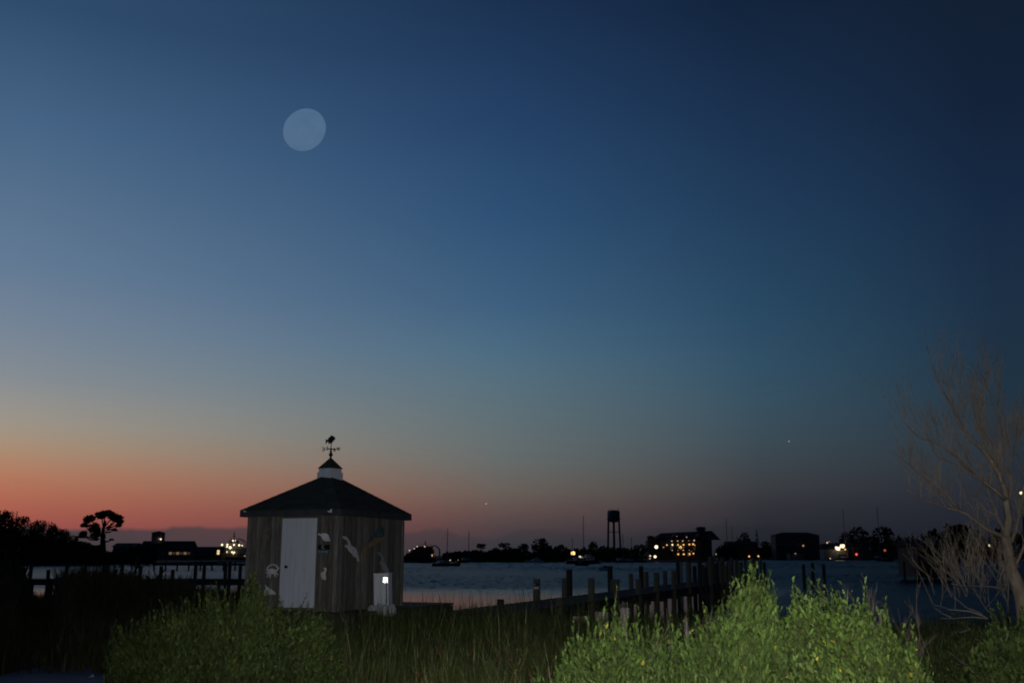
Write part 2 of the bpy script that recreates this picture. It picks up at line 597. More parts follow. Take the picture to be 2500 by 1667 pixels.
# the surface itself: wind ripples as real waves, finer near the shore, calm in its lee
wr = np.random.default_rng(17)
yr = [38.0]
while yr[-1] < 700:
    yr.append(yr[-1] * 1.0056)
yr = np.array(yr)
ur = np.linspace(-0.66, 0.66, 480)
YY, UU = np.meshgrid(yr, ur, indexing="ij")
XX = YY * UU
step = YY * 0.0056
HH = np.zeros_like(XX)
for _ in range(44):
    lam = wr.uniform(0.25, 0.95)
    a = wr.normal(scale=0.7) + R(65)
    kx, ky = math.cos(a) * 2 * math.pi / lam, math.sin(a) * 2 * math.pi / lam
    HH += (lam / 0.95) ** 0.5 * np.sin(kx * XX + ky * YY + wr.uniform(0, 6.28))
HH /= HH.std()
gustm = 0.75 + 0.35 * np.sin(0.045 * YY + 0.02 * XX + 1.3 * np.sin(0.03 * XX)) * np.sin(0.021 * YY - 0.05 * XX + 1.0)
edge = YY + 5 * np.sin(XX * .11) + 3 * np.sin(XX * .27 + 1) 
edge = edge + 50 * np.clip((XX - 0.42 * YY + 14.0) / 5.0, 0, 1)
lee = np.clip((edge - 64) / 30, 0, 1)
lee = 0.012 + 0.988 * lee * lee * (3 - 2 * lee)
HH = HH * gustm * lee * WAVE * np.maximum(1.0, step / 0.26)
gvw = np.stack([XX, YY, HH], -1).reshape(-1, 3)
nr_, ncw = XX.shape
ii = np.arange((nr_ - 1) * ncw).reshape(nr_ - 1, ncw)[:, :-1].ravel()
fw = np.concatenate([np.stack([ii, ii + 1, ii + ncw + 1], 1), np.stack([ii, ii + ncw + 1, ii + ncw], 1)])
wv = np.array([(-9000, -200, -1.6), (9000, -200, -1.6), (9000, 16000, -1.6), (-9000, 16000, -1.6)], float)
# open water outside the rippled sector, at the same level
outer = [(-9000, 38, 0), (-0.66 * 38, 38, 0), (-0.66 * yr[-1], yr[-1], 0), (-9000, yr[-1], 0),
         (0.66 * 38, 38, 0), (9000, 38, 0), (9000, yr[-1], 0), (0.66 * yr[-1], yr[-1], 0),
         (-9000, yr[-1], 0), (9000, yr[-1], 0), (9000, 16000, 0), (-9000, 16000, 0), (-9000, -200, 0), (9000, -200, 0), (9000, 38, 0), (-9000, 38, 0)]
n0 = len(gvw)
fo = []
for q in range(4):
    fo += [(n0 + 4 * q, n0 + 4 * q + 1, n0 + 4 * q + 2), (n0 + 4 * q, n0 + 4 * q + 2, n0 + 4 * q + 3)]
structure(link("water", tri_mesh("water", np.concatenate([gvw, np.array(outer, float)]), np.concatenate([fw, np.array(fo)])), wm, smooth=True))

# far shore: one low strip of land round the harbour
SH = [(-1200, 300), (-260, 296), (-118, 292), (-104, 330), (-100, 470), (-60, 480), (-40, 470), (-28, 425), (10, 418), (40, 412), (75, 408),
      (95, 470), (110, 560), (150, 640), (230, 650), (330, 640), (420, 560), (520, 480), (700, 420), (1600, 400)]
mb = MB()
n = len(SH)
vs = [(x, y, -0.3) for x, y in SH] + [(x * 1.004, y + 5, 0.7) for x, y in SH] + [(x * 5, 6000, 1.2) for x, y in SH]
fs = []
for i in range(n - 1):
    fs.append((i, i + 1, n + i + 1, n + i))
    fs.append((n + i, n + i + 1, 2 * n + i + 1, 2 * n + i))
mb.add(vs, fs)
structure(mb.build("far_shore", M["soil"]))

# concrete path at the lower left
mb = MB()
pp = [(-9.6, 9.0), (-7.9, 10.6), (-6.9, 12.3), (-6.2, 14.2), (-5.9, 16.2)]
vs, fs = [], []
for i, (x, y) in enumerate(pp):
    for k, w in enumerate((-1.5, -0.5, 0.5, 1.5)):
        X, Y = x + w * 0.75, y - w * 0.55
        vs.append((X, Y, float(ground_h(X, Y)) + 0.03))
for i in range(len(pp) - 1):
    for k in range(3):
        a = i * 4 + k
        fs.append((a, a + 1, a + 5, a + 4))
mb.add(vs, fs)
structure(mb.build("path", M["concrete"]))

# ================================================================== THE SHED
D0 = 23.0
TH = R(20)
aL = Vector((-math.cos(TH), math.sin(TH), 0))
aR = Vector((math.sin(TH), math.cos(TH), 0))
nL = Vector((-math.sin(TH), -math.cos(TH), 0))     # outward normal of the door wall
nR = Vector((math.cos(TH), -math.sin(TH), 0))      # outward normal of the mural wall
P0 = at(817, 1494, D0)                              # foot of the near corner
ZB = P0.z
ZT = at(818, 1253, D0).z


def wall_pt(face, px, py, out=0.0):
    """point where a sight line meets the wall plane, as (u, z): u metres from the near corner"""
    nrm, ax = (nL, aL) if face == "L" else (nR, aR)
    d = ray(px, py)
    o = Vector((0, 0, EYE))
    s = (P0 + nrm * out - o).dot(nrm) / d.dot(nrm)
    p = o + d * s
    return (p - P0).dot(ax), p.z


def wpos(face, u, z, out=0.0):
    nrm, ax = (nL, aL) if face == "L" else (nR, aR)
    return Vector((P0.x, P0.y, 0)) + ax * u + nrm * out + Vector((0, 0, z))


LL = wall_pt("L", 608, 1340)[0]
LR = wall_pt("R", 980.5, 1340)[0]
centre = P0 + aL * LL / 2 + aR * LR / 2
APEX = at(806, 1155, centre.y)

shed = thing("shed", "weathered grey board shed with white door, painted sea birds and a hipped roof", "shed", P0)

# walls behind the boards, slightly inset
IN = 0.03
mb = MB()
c0 = [P0 - nL * IN - nR * IN, P0 + aR * (LR) - nL * 0 - nR * IN, P0 + aR * LR + aL * LL, P0 + aL * LL - nL * IN]
vs = [Vector((p.x, p.y, ZB + 0.01)) for p in c0] + [Vector((p.x, p.y, ZT)) for p in c0]
mb.add(vs, [(0, 1, 5, 4), (1, 2, 6, 5), (2, 3, 7, 6), (3, 0, 4, 7), (4, 5, 6, 7)])
mb.build("wall", M["board_c"], shed)

# vertical boards, one object each
rng = random.Random(3)
door_l = wall_pt("L", 687, 1370)[0]
door_r = wall_pt("L", 773, 1370)[0]
door_top = wall_pt("L", 735, 1264.5)[1]
door_bot = wall_pt("L", 768, 1483)[1]
BW = 0.105


def boards(face, length):
    u = 0.0
    nrm, ax = (nL, aL) if face == "L" else (nR, aR)
    while u < length - 0.01:
        w = min(BW * rng.uniform(0.92, 1.08), length - u)
        z0, z1 = ZB + rng.uniform(0.0, 0.03), ZT - 0.002
        mid = u + w / 2
        if face == "L" and door_r - 0.005 < mid < door_l + 0.005:
            z0 = door_top + 0.045
        th = rng.uniform(0.018, 0.028)
        b = MB()
        a = wpos(face, u + 0.004, 0)
        c = wpos(face, u + w - 0.004, 0)
        q = nrm * th
        back = nrm * (-IN + 0.002)
        vs = [a + back, c + back, c + q, a + q]
        vs = [Vector((p.x, p.y, z0)) for p in vs] + [Vector((p.x, p.y, z1)) for p in vs]
        b.add(vs, [(0, 1, 2, 3), (4, 5, 6, 7), (0, 1, 5, 4), (1, 2, 6, 5), (2, 3, 7, 6), (3, 0, 4, 7)])
        b.build("board", M[rng.choice(["board", "board", "board_b", "board_c"])], shed)
        u += w


boards("L", LL)
boards("R", LR)
# corner posts
for base in (P0, P0 + aL * LL, P0 + aR * LR):
    b = MB().box((base.x, base.y, (ZB + ZT) / 2), (0.09, 0.09, ZT - ZB - 0.004), TH * -1)
    b.build("corner_post", M["board_b"], shed)

# door: slab with planks lines, frame and knob
def wall_slab(face, u0, u1, z0, z1, o0, o1):
    b = MB()
    vs = []
    for o in (o0, o1):
        for u, z in ((u0, z0), (u1, z0), (u1, z1), (u0, z1)):
            vs.append(wpos(face, u, z, o))
    b.add(vs, [(0, 1, 2, 3), (4, 5, 6, 7), (0, 1, 5, 4), (1, 2, 6, 5), (2, 3, 7, 6), (3, 0, 4, 7)])
    return b


nd = 7
door = wall_slab("L", door_r + 0.005, door_l - 0.005, door_bot, door_top, -0.026, 0.030).build("door", M["white"], shed)
for k in range(nd):
    w = (door_l - door_r - 0.01) / nd
    u = door_r + 0.005 + w * k
    wall_slab("L", u + 0.003, u + w - 0.003, door_bot + 0.004, door_top - 0.004, 0.031, 0.042).build("plank", M["white"], door)
ku, kz = wall_pt("L", 704.5, 1383)
mb = MB()
kp = wpos("L", ku, kz, 0.042)
mb.tube([kp, kp + nL * 0.05], 0.016, 8)
mb.ball(kp + nL * 0.07, 0.036, 10, 6)
mb.build("knob", M["black"], door, smooth=True)
wall_slab("L", door_r - 0.0, door_l + 0.0, door_top + 0.004, door_top + 0.04, -0.02, 0.034).build("door_head", M["board_c"], shed)

# roof with eaves, fascia and shingle courses
OV = 0.175
rc = [P0 + nL * OV + nR * OV, P0 + aR * (LR + OV) + nR * OV, P0 + aR * (LR + OV) + aL * (LL + OV), P0 + aL * (LL + OV) + nL * OV]
ZE = at(815, 1241, (P0 + nL * OV + nR * OV).y).z       # roof edge height
rc = [Vector((p.x, p.y, ZE)) for p in rc]
APEX.z = APEX.z
mb = MB()
low = [Vector((p.x, p.y, ZE - 0.02)) for p in rc]
mb.add([*rc, APEX, *low], [(0, 1, 4), (1, 2, 4), (2, 3, 4), (3, 0, 4), (5, 6, 7, 8), (0, 1, 6, 5), (1, 2, 7, 6), (2, 3, 8, 7), (3, 0, 5, 8)])
roof = mb.build("roof", M["shingle"], shed)
mb = MB()
rs = random.Random(9)
for a, c in ((rc[0], rc[1]), (rc[3], rc[0]), (rc[2], rc[3]), (rc[1], rc[2])):
    nf = (c - a).cross(APEX - a).normalized()
    if nf.z < 0:
        nf = -nf
    for k in range(11):
        t0, t1 = k / 12.5, (k + 1.15) / 12.5
        L0, L1 = a.lerp(APEX, t0), c.lerp(APEX, t0)
        U0, U1 = a.lerp(APEX, t1), c.lerp(APEX, t1)
        nseg = max(2, int((L1 - L0).length / 0.3))
        for s in range(nseg):
            f0, f1 = s / nseg + 0.004, (s + 1) / nseg - 0.004
            h = 0.006 + rs.uniform(0, 0.004)
            mb.add([L0.lerp(L1, f0) + nf * h, L0.lerp(L1, f1) + nf * h, U0.lerp(U1, f1) + nf * 0.004, U0.lerp(U1, f0) + nf * 0.004,
                    L0.lerp(L1, f0), L0.lerp(L1, f1)], [(0, 1, 2, 3), (4, 5, 1, 0)])
mb.build("shingles", M["shingle"], roof, kind="stuff")
FH = 0.15
cen = sum(rc, Vector()) / 4
for i in range(4):
    a, c = rc[i], rc[(i + 1) % 4]
    d = (c - a).normalized()
    outn = Vector((d.y, -d.x, 0))
    if outn.dot((a + c) / 2 - cen) < 0:
        outn = -outn
    b = MB()
    e = 0.0 if i % 2 == 0 else 0.031
    p, q = a + d * e - outn * 0.03, c - d * e - outn * 0.03
    vs = [p, q, q + outn * 0.03, p + outn * 0.03]
    vs = [Vector((v.x, v.y, ZE - FH)) for v in vs] + [Vector((v.x, v.y, ZE - 0.022)) for v in vs]
    b.add(vs, [(0, 1, 2, 3), (4, 5, 6, 7), (0, 1, 5, 4), (1, 2, 6, 5), (2, 3, 7, 6), (3, 0, 4, 7)])
    b.build("fascia", M["fascia"], shed)
mb = MB()
sof = [p + (cen - p).normalized() * 0.05 for p in rc]
inner = [P0 - nL * .01 - nR * .01, P0 + aR * LR, P0 + aR * LR + aL * LL, P0 + aL * LL]
vs = [Vector((p.x, p.y, ZT + 0.004)) for p in sof] + [Vector((p.x, p.y, ZT + 0.004)) for p in inner]
mb.add(vs, [(0, 1, 5, 4), (1, 2, 6, 5), (2, 3, 7, 6), (3, 0, 4, 7)])
mb.build("soffit", M["board_c"], shed)

# cupola
S1 = mpp(APEX.y) / 3.136          # metres per pixel of the working crop
CW = 0.385
cz0 = at(803, 1167, APEX.y).z - 0.05
cz1 = at(803, 1144, APEX.y).z
CT = R(33)
cL = Vector((-math.sin(CT), -math.cos(CT), 0))
cR = Vector((math.cos(CT), -math.sin(CT), 0))
cup = MB().box((APEX.x, APEX.y, (cz0 + cz1) / 2), (CW, CW, cz1 - cz0), -CT).build("cupola", M["white"], shed)
MB().box((APEX.x, APEX.y, cz0 + 0.10), (CW + 0.05, CW + 0.05, 0.18), -CT).build("cupola_base", M["white"], cup)
RWd = 0.435 / 2
b = MB()
ctop = Vector((APEX.x, APEX.y, at(803, 1115.5, APEX.y).z))
cs = [APEX + (cL * sx + cR * sy) * RWd for sx, sy in ((1, 1), (1, -1), (-1, -1), (-1, 1))]
cs = [Vector((p.x, p.y, cz1 + 0.002)) for p in cs]
b.add([*cs, ctop], [(0, 1, 4), (1, 2, 4), (2, 3, 4), (3, 0, 4), (0, 1, 2, 3)])
b.build("cupola_roof", M["shingle"], cup)

# weathervane: its own thing on top
vb = Vector((APEX.x, APEX.y, ctop.z - 0.01))
vane = thing("weathervane", "black fish weathervane with compass letters on top of the shed cupola", "weathervane", vb)


def vz(y):
    return at(803, 1030 + y / 3.136, APEX.y).z


MB().tube([vb, Vector((vb.x, vb.y, vz(140)))], 0.010, 8).build("rod", M["black"], vane)
b = MB().ball((vb.x, vb.y, vz(250)), 0.05, 12, 8)
b.lathe([(0.03, -0.09), (0.022, -0.05), (0.022, 0.04), (0.03, 0.06), (0.018, 0.12)], 10, (vb.x, vb.y, vz(250)))
b.build("ball", M["black"], vane, smooth=True)
zc = vz(206)
b = MB()
b.tube([(vb.x - 0.17, vb.y + 0.05, zc), (vb.x + 0.17, vb.y - 0.05, zc)], 0.0075, 6)
b.tube([(vb.x - 0.05, vb.y - 0.17, zc), (vb.x + 0.05, vb.y + 0.17, zc)], 0.0075, 6)
b.ball((vb.x, vb.y, zc), 0.028, 8, 6)
b.build("compass_arms", M["black"], vane)


def stroke_letter(strokes, c, h, ax):
    b = MB()
    for p, q in strokes:
        a = c + ax * (p[0] * h) + Vector((0, 0, p[1] * h))
        d = c + ax * (q[0] * h) + Vector((0, 0, q[1] * h))
        b.tube([a, d], 0.0085, 5)
    return b


ax = Vector((0.96, -0.28, 0)).normalized()
E = [((-.4, -.5), (-.4, .5)), ((-.4, .5), (.4, .5)), ((-.4, 0), (.25, 0)), ((-.4, -.5), (.4, -.5))]
W = [((-.5, .5), (-.25, -.5)), ((-.25, -.5), (0, .4)), ((0, .4), (.25, -.5)), ((.25, -.5), (.5, .5))]
Nn = [((-.4, -.5), (-.4, .5)), ((-.4, .5), (.4, -.5)), ((.4, -.5), (.4, .5))]
Sx = [((.4, .5), (-.4, .4)), ((-.4, .4), (-.35, .05)), ((-.35, .05), (.35, -.05)), ((.35, -.05), (.4, -.4)), ((.4, -.4), (-.4, -.5))]
hL = 0.078
stroke_letter(E, Vector((vb.x - 0.20, vb.y + 0.055, zc)), hL, -ax).build("letter_e", M["black"], vane)
stroke_letter(W, Vector((vb.x + 0.19, vb.y - 0.055, zc)), hL, ax).build("letter_w", M["black"], vane)
ay = Vector((0.28, 0.96, 0)).normalized()
stroke_letter(Nn, Vector((vb.x + 0.055, vb.y + 0.19, zc)), hL, ay).build("letter_n", M["black"], vane)
stroke_letter(Sx, Vector((vb.x - 0.055, vb.y - 0.19, zc)), hL, ay).build("letter_s", M["black"], vane)
# fish outline in metres about the rod
fish = [(525, 330), (505, 375), (470, 400), (435, 440), (418, 475), (395, 475), (370, 455), (350, 470), (325, 490), (318, 475), (330, 440),
        (300, 420), (275, 430), (255, 470), (235, 475), (240, 420), (235, 350), (270, 362), (300, 375), (312, 350), (305, 320), (345, 310), (380, 270), (410, 250), (445, 268), (490, 290)]
fs_ = mpp(APEX.y) * 80 / 896
fpts = [Vector((vb.x, vb.y, 0)) + ax * ((x - 405) * fs_ - 0.0) + Vector((0, 0, at(803, 1040 + y * 80 / 896, APEX.y).z)) for x, y in fish]
fn = Vector((-ax.y, ax.x, 0))
MB().plate([p - fn * 0.012 for p in fpts], fn, 0.024).build("fish", M["black"], vane)

# painted cut-outs fixed to the walls (crop coordinates -> wall coordinates)
def cr1(pts):
    return [(550 + x / 3.136, 1030 + y / 3.136) for x, y in pts]


def cr2(pts):
    return [(760 + x * 0.19139, 1230 + y * 0.19139) for x, y in pts]


def cutout(name, face, polys, m, label=None, out=0.030):
    nrm = nL if face == "L" else nR
    b = MB()
    for i, poly in enumerate(polys):
        pts = []
        for px, py in poly:
            u, z = wall_pt(face, px, py, out)
            pts.append(wpos(face, u, z, out))
        b.plate(pts, nrm, 0.010 + 0.0015 * i)
    return b.build(name, m, shed, label=label)


cutout("plover_cutout", "L", [cr1([(712, 853), (722, 852), (735, 856), (752, 850), (775, 850), (792, 866), (800, 890), (806, 912), (785, 910), (765, 912), (748, 898), (738, 880), (728, 868), (712, 862)])], M["white_worn"], "white bird cut-out above the black sign")
cutout("pelican_cutout", "L", [cr1([(750, 1122), (760, 1113), (772, 1115), (776, 1128), (771, 1145), (767, 1158), (772, 1180), (774, 1195), (769, 1209), (755, 1205), (741, 1196), (733, 1175), (733, 1156), (741, 1146), (757, 1141), (764, 1130), (758, 1122)])], M["white_worn"], "small white bird cut-out below the black sign")
crab = [cr1([(325, 1135), (345, 1122), (365, 1120), (385, 1128), (395, 1140), (388, 1158), (370, 1163), (345, 1160), (328, 1150)])]
for seg in ([(328, 1140), (318, 1118), (330, 1098), (352, 1088), (352, 1096), (336, 1104), (328, 1120), (338, 1136)],
            [(352, 1086), (375, 1084), (398, 1096), (408, 1112), (402, 1120), (390, 1104), (372, 1094), (352, 1096)],
            [(395, 1140), (410, 1128), (416, 1112), (406, 1110), (400, 1122), (388, 1132)],
            [(330, 1145), (312, 1130), (308, 1122), (318, 1130), (334, 1138)],
            [(330, 1152), (312, 1146), (310, 1155), (330, 1160)],
            [(338, 1156), (322, 1170), (318, 1188), (326, 1186), (330, 1174), (346, 1162)],
            [(346, 1160), (340, 1172), (339, 1192), (347, 1192), (349, 1174), (354, 1162)],
            [(374, 1160), (380, 1176), (388, 1186), (394, 1184), (388, 1172), (384, 1158)],
            [(386, 1154), (396, 1164), (404, 1172), (409, 1166), (402, 1156), (392, 1148)]):
    crab.append(cr1(seg))
cutout("crab_cutout", "L", crab, M["white_worn"], "white crab cut-out beside the door")
cutout("seal_cutout", "L", [cr1([(302, 1243), (312, 1248), (322, 1262), (345, 1275), (370, 1290), (386, 1303), (388, 1318), (350, 1319), (308, 1317), (298, 1300), (306, 1280), (312, 1264)])], M["white_worn"], "white animal cut-out low beside the door")
cutout("shell_cutout", "L", [cr1([(284, 1020), (296, 1018), (302, 1040), (292, 1054), (282, 1044)])], M["orange_paint"], "small faded orange cut-out above the white crab")
cutout("seahorse_cutout", "L", [cr1([(312, 800), (328, 806), (340, 822), (345, 845), (341, 872), (330, 896), (312, 906), (290, 904), (280, 885), (284, 860), (292, 838), (300, 818)])], M["brown_paint"], "faded grey sea creature cut-out high beside the door")
cutout("heron_cutout", "R", [cr2([(396, 408), (432, 410), (462, 432), (486, 470), (500, 505), (508, 535), (545, 545), (572, 578), (594, 640), (607, 735), (590, 725), (574, 672), (562, 686), (534, 660), (504, 618), (474, 594), (456, 556), (418, 546), (438, 516), (470, 524), (464, 480), (444, 452), (405, 438)])], M["white_worn"], "white heron cut-out reaching up, beside the painted fish")
cutout("heron_cutout", "R", [cr2([(838, 605), (868, 613), (898, 645), (920, 685), (934, 720), (936, 758), (964, 788), (986, 842), (1000, 920), (992, 988), (976, 962), (952, 902), (918, 838), (894, 786), (860, 742), (890, 726), (906, 716), (892, 672), (862, 642)])], M["grey_paint"], "grey heron cut-out above the white box")
cutout("marlin_cutout", "R", [cr2([(690, 515), (740, 440), (800, 360), (850, 300), (915, 290), (930, 330), (928, 416), (870, 420), (800, 432), (745, 478)])], M["teal"], "teal back and sail of the painted leaping fish")
cutout("marlin_belly", "R", [cr2([(934, 440), (900, 421), (800, 441), (742, 488), (684, 548), (654, 588), (637, 650), (634, 780), (656, 752), (690, 680), (672, 610), (710, 560), (770, 538), (830, 494), (905, 470)])], M["orange_paint"], "orange belly and tail of the painted leaping fish", out=0.0295)

# gulls on the fascia board (fixed to it)
def fascia_cut(poly, label):
    o = OV + 0.001
    pts = []
    for px, py in poly:
        u, z = wall_pt("L", px, py, o)
        pts.append(wpos("L", u, z, o))
    MB().plate(pts, nL, 0.01).build("gull_cutout", M["white_worn"], shed, label=label)


fascia_cut(cr1([(780, 682), (798, 678), (808, 668), (822, 664), (814, 676), (818, 690), (800, 692)]), "small white gull cut-out on the fascia near the corner")
fascia_cut(cr1([(136, 668), (142, 678), (152, 676), (166, 684), (150, 690), (140, 686)]), "small white gull cut-out on the fascia at its far end")

# the sign beside the door: black number board over a teal name board
def text_mesh(body, size, name):
    cu = bpy.data.curves.new(name, "FONT")
    cu.body = body
    cu.size = size
    cu.align_x = "CENTER"
    cu.align_y = "CENTER"
    cu.extrude = 0.002
    tmp = bpy.data.objects.new(name, cu)
    COL.objects.link(tmp)
    dg = bpy.context.evaluated_depsgraph_get()
    me = bpy.data.meshes.new_from_object(tmp.evaluated_get(dg))
    bpy.data.objects.remove(tmp)
    me.name = name
    return me


def place_text(body, size, name, m, parent, pos, right, normal):
    me = text_mesh(body, size, name)
    me.materials.clear()
    up = Vector((0, 0, 1))
    rot = Matrix((right, up, normal)).transposed().to_4x4()
    me.transform(Matrix.Translation(pos) @ rot)
    return link(name, me, m, parent)


su0, sz0 = wall_pt("L", 806.5, 1341)
su1, sz1 = wall_pt("L", 779.5, 1329)
wall_slab("L", su0, su1, sz0, sz1, 0.03, 0.06).build("number_board", M["black"], shed, label="black number board beside the door")
tu0, tz0 = wall_pt("L", 805, 1352)
wall_slab("L", tu0, su1, tz0, sz0 - 0.004, 0.03, 0.048).build("name_board", M["teal"], shed, label="teal name board under the black number board")
rL = -aL
place_text("C", 0.11, "number_lettering", M["white_worn"], shed, wpos("L", (su0 + su1) / 2 + 0.01, (sz0 + sz1) / 2, 0.063), rL, nL)
place_text("TOPOIL", 0.072, "name_lettering", M["grey_paint"], shed, wpos("L", (tu0 + su1) / 2, (tz0 + sz0) / 2, 0.051), rL, nL)

# timber platform the shed stands on
plat = thing("platform", "low dark timber platform under the shed, running out to its right", "platform", (P0.x, P0.y, ZB))
QL, QR0, QR1, QF = LL + 0.3, -0.25, 5.2, 0.55
mb = MB()
k = 0
u = QR0
while u < QR1 - 0.05:
    a = P0 + aR * u + nR * QF
    c = P0 + aR * u + nR * -(LL + 0.3)
    w = aR * 0.135
    vs = [a, c, c + w, a + w]
    vs = [Vector((p.x, p.y, ZB - 0.05)) for p in vs] + [Vector((p.x, p.y, ZB - 0.006)) for p in vs]
    mb.add(vs, [(0, 1, 2, 3), (4, 5, 6, 7), (0, 1, 5, 4), (1, 2, 6, 5), (2, 3, 7, 6), (3, 0, 4, 7)])
    u += 0.145
mb.build("decking", M["timber"], plat, kind="stuff")
for a, c in ((P0 + aR * QR0 + nR * QF, P0 + aR * QR1 + nR * QF), (P0 + aR * QR0 + nR * QF, P0 + aR * QR0 - nR * (LL + .3)), (P0 + aR * QR1 + nR * QF, P0 + aR * QR1 - nR * (LL + .3))):
    d = c - a
    ang = math.atan2(d.y, d.x)
    m_ = (a + c) / 2
    MB().box((m_.x, m_.y, ZB - 0.16), (d.length - 0.06, 0.05, 0.2), ang).build("rim_joist", M["timber"], plat)
sk = 0
for a, c, nn_ in ((P0 + aR * QR0 + nR * (QF - .04), P0 + aR * QR1 + nR * (QF - .04), 30), (P0 + aR * (QR0 + .04) + nR * (QF - .06), P0 + aR * (QR0 + .04) - nR * (LL + .3), 17)):
    d = c - a
    for k in range(nn_):
        m_ = a + d * ((k + .5) / nn_)
        MB().box((m_.x, m_.y, ZB - 0.26 - .42), (d.length / nn_ - 0.012, 0.022, 0.84 + rng.uniform(-.02, .02)), math.atan2(d.y, d.x)).build("skirt_board", M["timber"], plat)
for fu in (QR0 + .1, 1.5, 3.0, QR1 - .1):
    for s in (QF - 0.15, -LL):
        p = P0 + aR * fu + nR * s
        MB().tube([(p.x, p.y, float(ground_h(p.x, p.y)) - 0.4), (p.x, p.y, ZB - 0.06)], 0.09, 8).build("post", M["timber"], plat)

# white utility box with a reflector, standing beside the mural wall
bp0 = at(931, 1481, 24.25)
box = thing("utility_box", "white utility box with a shining reflector, leaning by the shed's right wall", "utility box", (bp0.x, bp0.y, bp0.z))
yaw = -R(16)
bw, bd, bh = 0.36, 0.22, 0.735
rot = Matrix.Rotation(yaw, 3, "Z") @ Matrix.Rotation(R(-2.2), 3, "Y")


def bl(x, y, z):
    return bp0 + rot @ Vector((x, y, z))


MB().box(bl(0, bd / 2, bh / 2 + 0.0), (bw, bd, bh), M=rot).build("body", M["white"], box)
MB().box(bl(0, bd / 2, bh + 0.012), (bw + 0.02, bd + 0.02, 0.022), M=rot).build("lid", M["white_worn"], box)
rp = bl(bw / 2 - 0.062, -0.012, bh - 0.135)
mR = bpy.data.materials.new("reflector_glass")
mR.use_nodes = True
rb = mR.node_tree.nodes["Principled BSDF"]
rb.inputs["Base Color"].default_value = (0.95, 0.94, 0.86, 1)
rb.inputs["Metallic"].default_value = 1.0
rb.inputs["Roughness"].default_value = 0.32
dcam = (Vector((0.01, 0, EYE + 0.06)) - rp).normalized()
qR = dcam.to_track_quat("-Y", "Z").to_matrix()
MB().box(rp, (0.115, 0.012, 0.125), M=qR).build("reflector", mR, box)
MB().box(bl(bw / 2 - 0.045, -0.014, bh * 0.45), (0.014, 0.018, bh * 0.72), M=rot).build("conduit", M["fascia"], box)
b = MB()
for s in (1, -1):
    b.box(bl(bw / 2 - 0.045, -0.027, 0.135), (0.010, 0.006, 0.085), M=rot @ Matrix.Rotation(s * R(30), 3, "Y"))
b.build("cross_mark", M["black"], box)
# stones at its foot
rs = random.Random(5)
for i, (px, py, r, lab) in enumerate([(908, 1494, 0.125, "pale rounded stone at the left of the white box's foot"), (924, 1492, 0.13, "pale rounded stone in the middle below the white box"),
                                      (940, 1493, 0.12, "pale rounded stone just right of the box's middle"), (956, 1492, 0.135, "pale rounded stone at the right of the white box's foot")]):
    p = at(px, py, 23.75)
    b = MB().ball((p.x, p.y, p.z + .03), r, 12, 8, (0.85, 0.8, 1.05))
    b.v = [tuple(Vector(p) + (Vector(v) - Vector(p)) * rs.uniform(0.9, 1.1)) for v in b.v]
    o = b.build("stone", M["stone"], smooth=True)
    tag(o, lab, "stone", "white stones by the utility box")

# ================================================================== PIER
ZD = 1.14
A0 = on_z(1105, 1490, ZD)
A1 = on_z(1676, 1421, ZD)
pd = (A1 - A0); pd.z = 0
pd.normalize()
pn = Vector((pd.y, -pd.x, 0))
PW = 2.1
PL = 57.0


def pier_t(px, edge, z=ZD):
    """distance along an edge (0 left, 1 right) at which it crosses an image column"""
    o = A0 + pn * (PW * edge)
    c = (px - 1250) / FPX
    # X = c * (Y cosP + (z-EYE) sinP)
    k = (z - EYE) * math.sin(PITCH)
    cp = math.cos(PITCH)
    return (c * (o.y * cp + k) - o.x) / (pd.x - c * pd.y * cp)


pier = thing("pier", "long timber pier on rows of piles running out across the water", "pier", (A0.x, A0.y, 0))
mb = MB()
pr = random.Random(11)
s = -3.0
while s < PL:
    a = A0 + pd * s - pn * 0.08
    c = A0 + pd * s + pn * (PW + 0.08)
    w = pd * 0.14
    dz = pr.uniform(-0.006, 0.006)
    vs = [a, c, c + w, a + w]
    vs = [Vector((p.x, p.y, ZD - 0.045 + dz)) for p in vs] + [Vector((p.x, p.y, ZD + dz)) for p in vs]
    mb.add(vs, [(0, 1, 2, 3), (4, 5, 6, 7), (0, 1, 5, 4), (1, 2, 6, 5), (2, 3, 7, 6), (3, 0, 4, 7)])
    s += 0.15
mb.build("decking", M["plank"], pier, kind="stuff")
for off in (0.03, PW / 2, PW - 0.03):
    m_ = A0 + pd * ((PL - 3) / 2) + pn * off
    MB().box((m_.x, m_.y, ZD - 0.18), (PL + 3, 0.09, 0.25), math.atan2(pd.y, pd.x)).build("stringer", M["timber"], pier)

unit = MB().lathe([(0.92, 0.0), (1.0, 0.02), (1.0, 0.985), (0.93, 1.0)], 12)
pile_meshes = {}


def pile_obj(x, y, z0, z1, r, mkey, parent=None, lean=(0, 0)):
    if mkey not in pile_meshes:
        me = unit.mesh("pile")
        me.materials.append(M[mkey])
        me.polygons.foreach_set("use_smooth", [len(p.vertices) == 4 for p in me.polygons])
        pile_meshes[mkey] = me
    o = bpy.data.objects.new("pile", pile_meshes[mkey])
    COL.objects.link(o)
    o.location = (x, y, z0)
    o.scale = (r, r, z1 - z0)
    o.rotation_euler = (lean[0], lean[1], 0)
    if parent is not None:
        o.parent = parent
        o.matrix_parent_inverse = Matrix.Translation(parent.location).inverted()
    return o


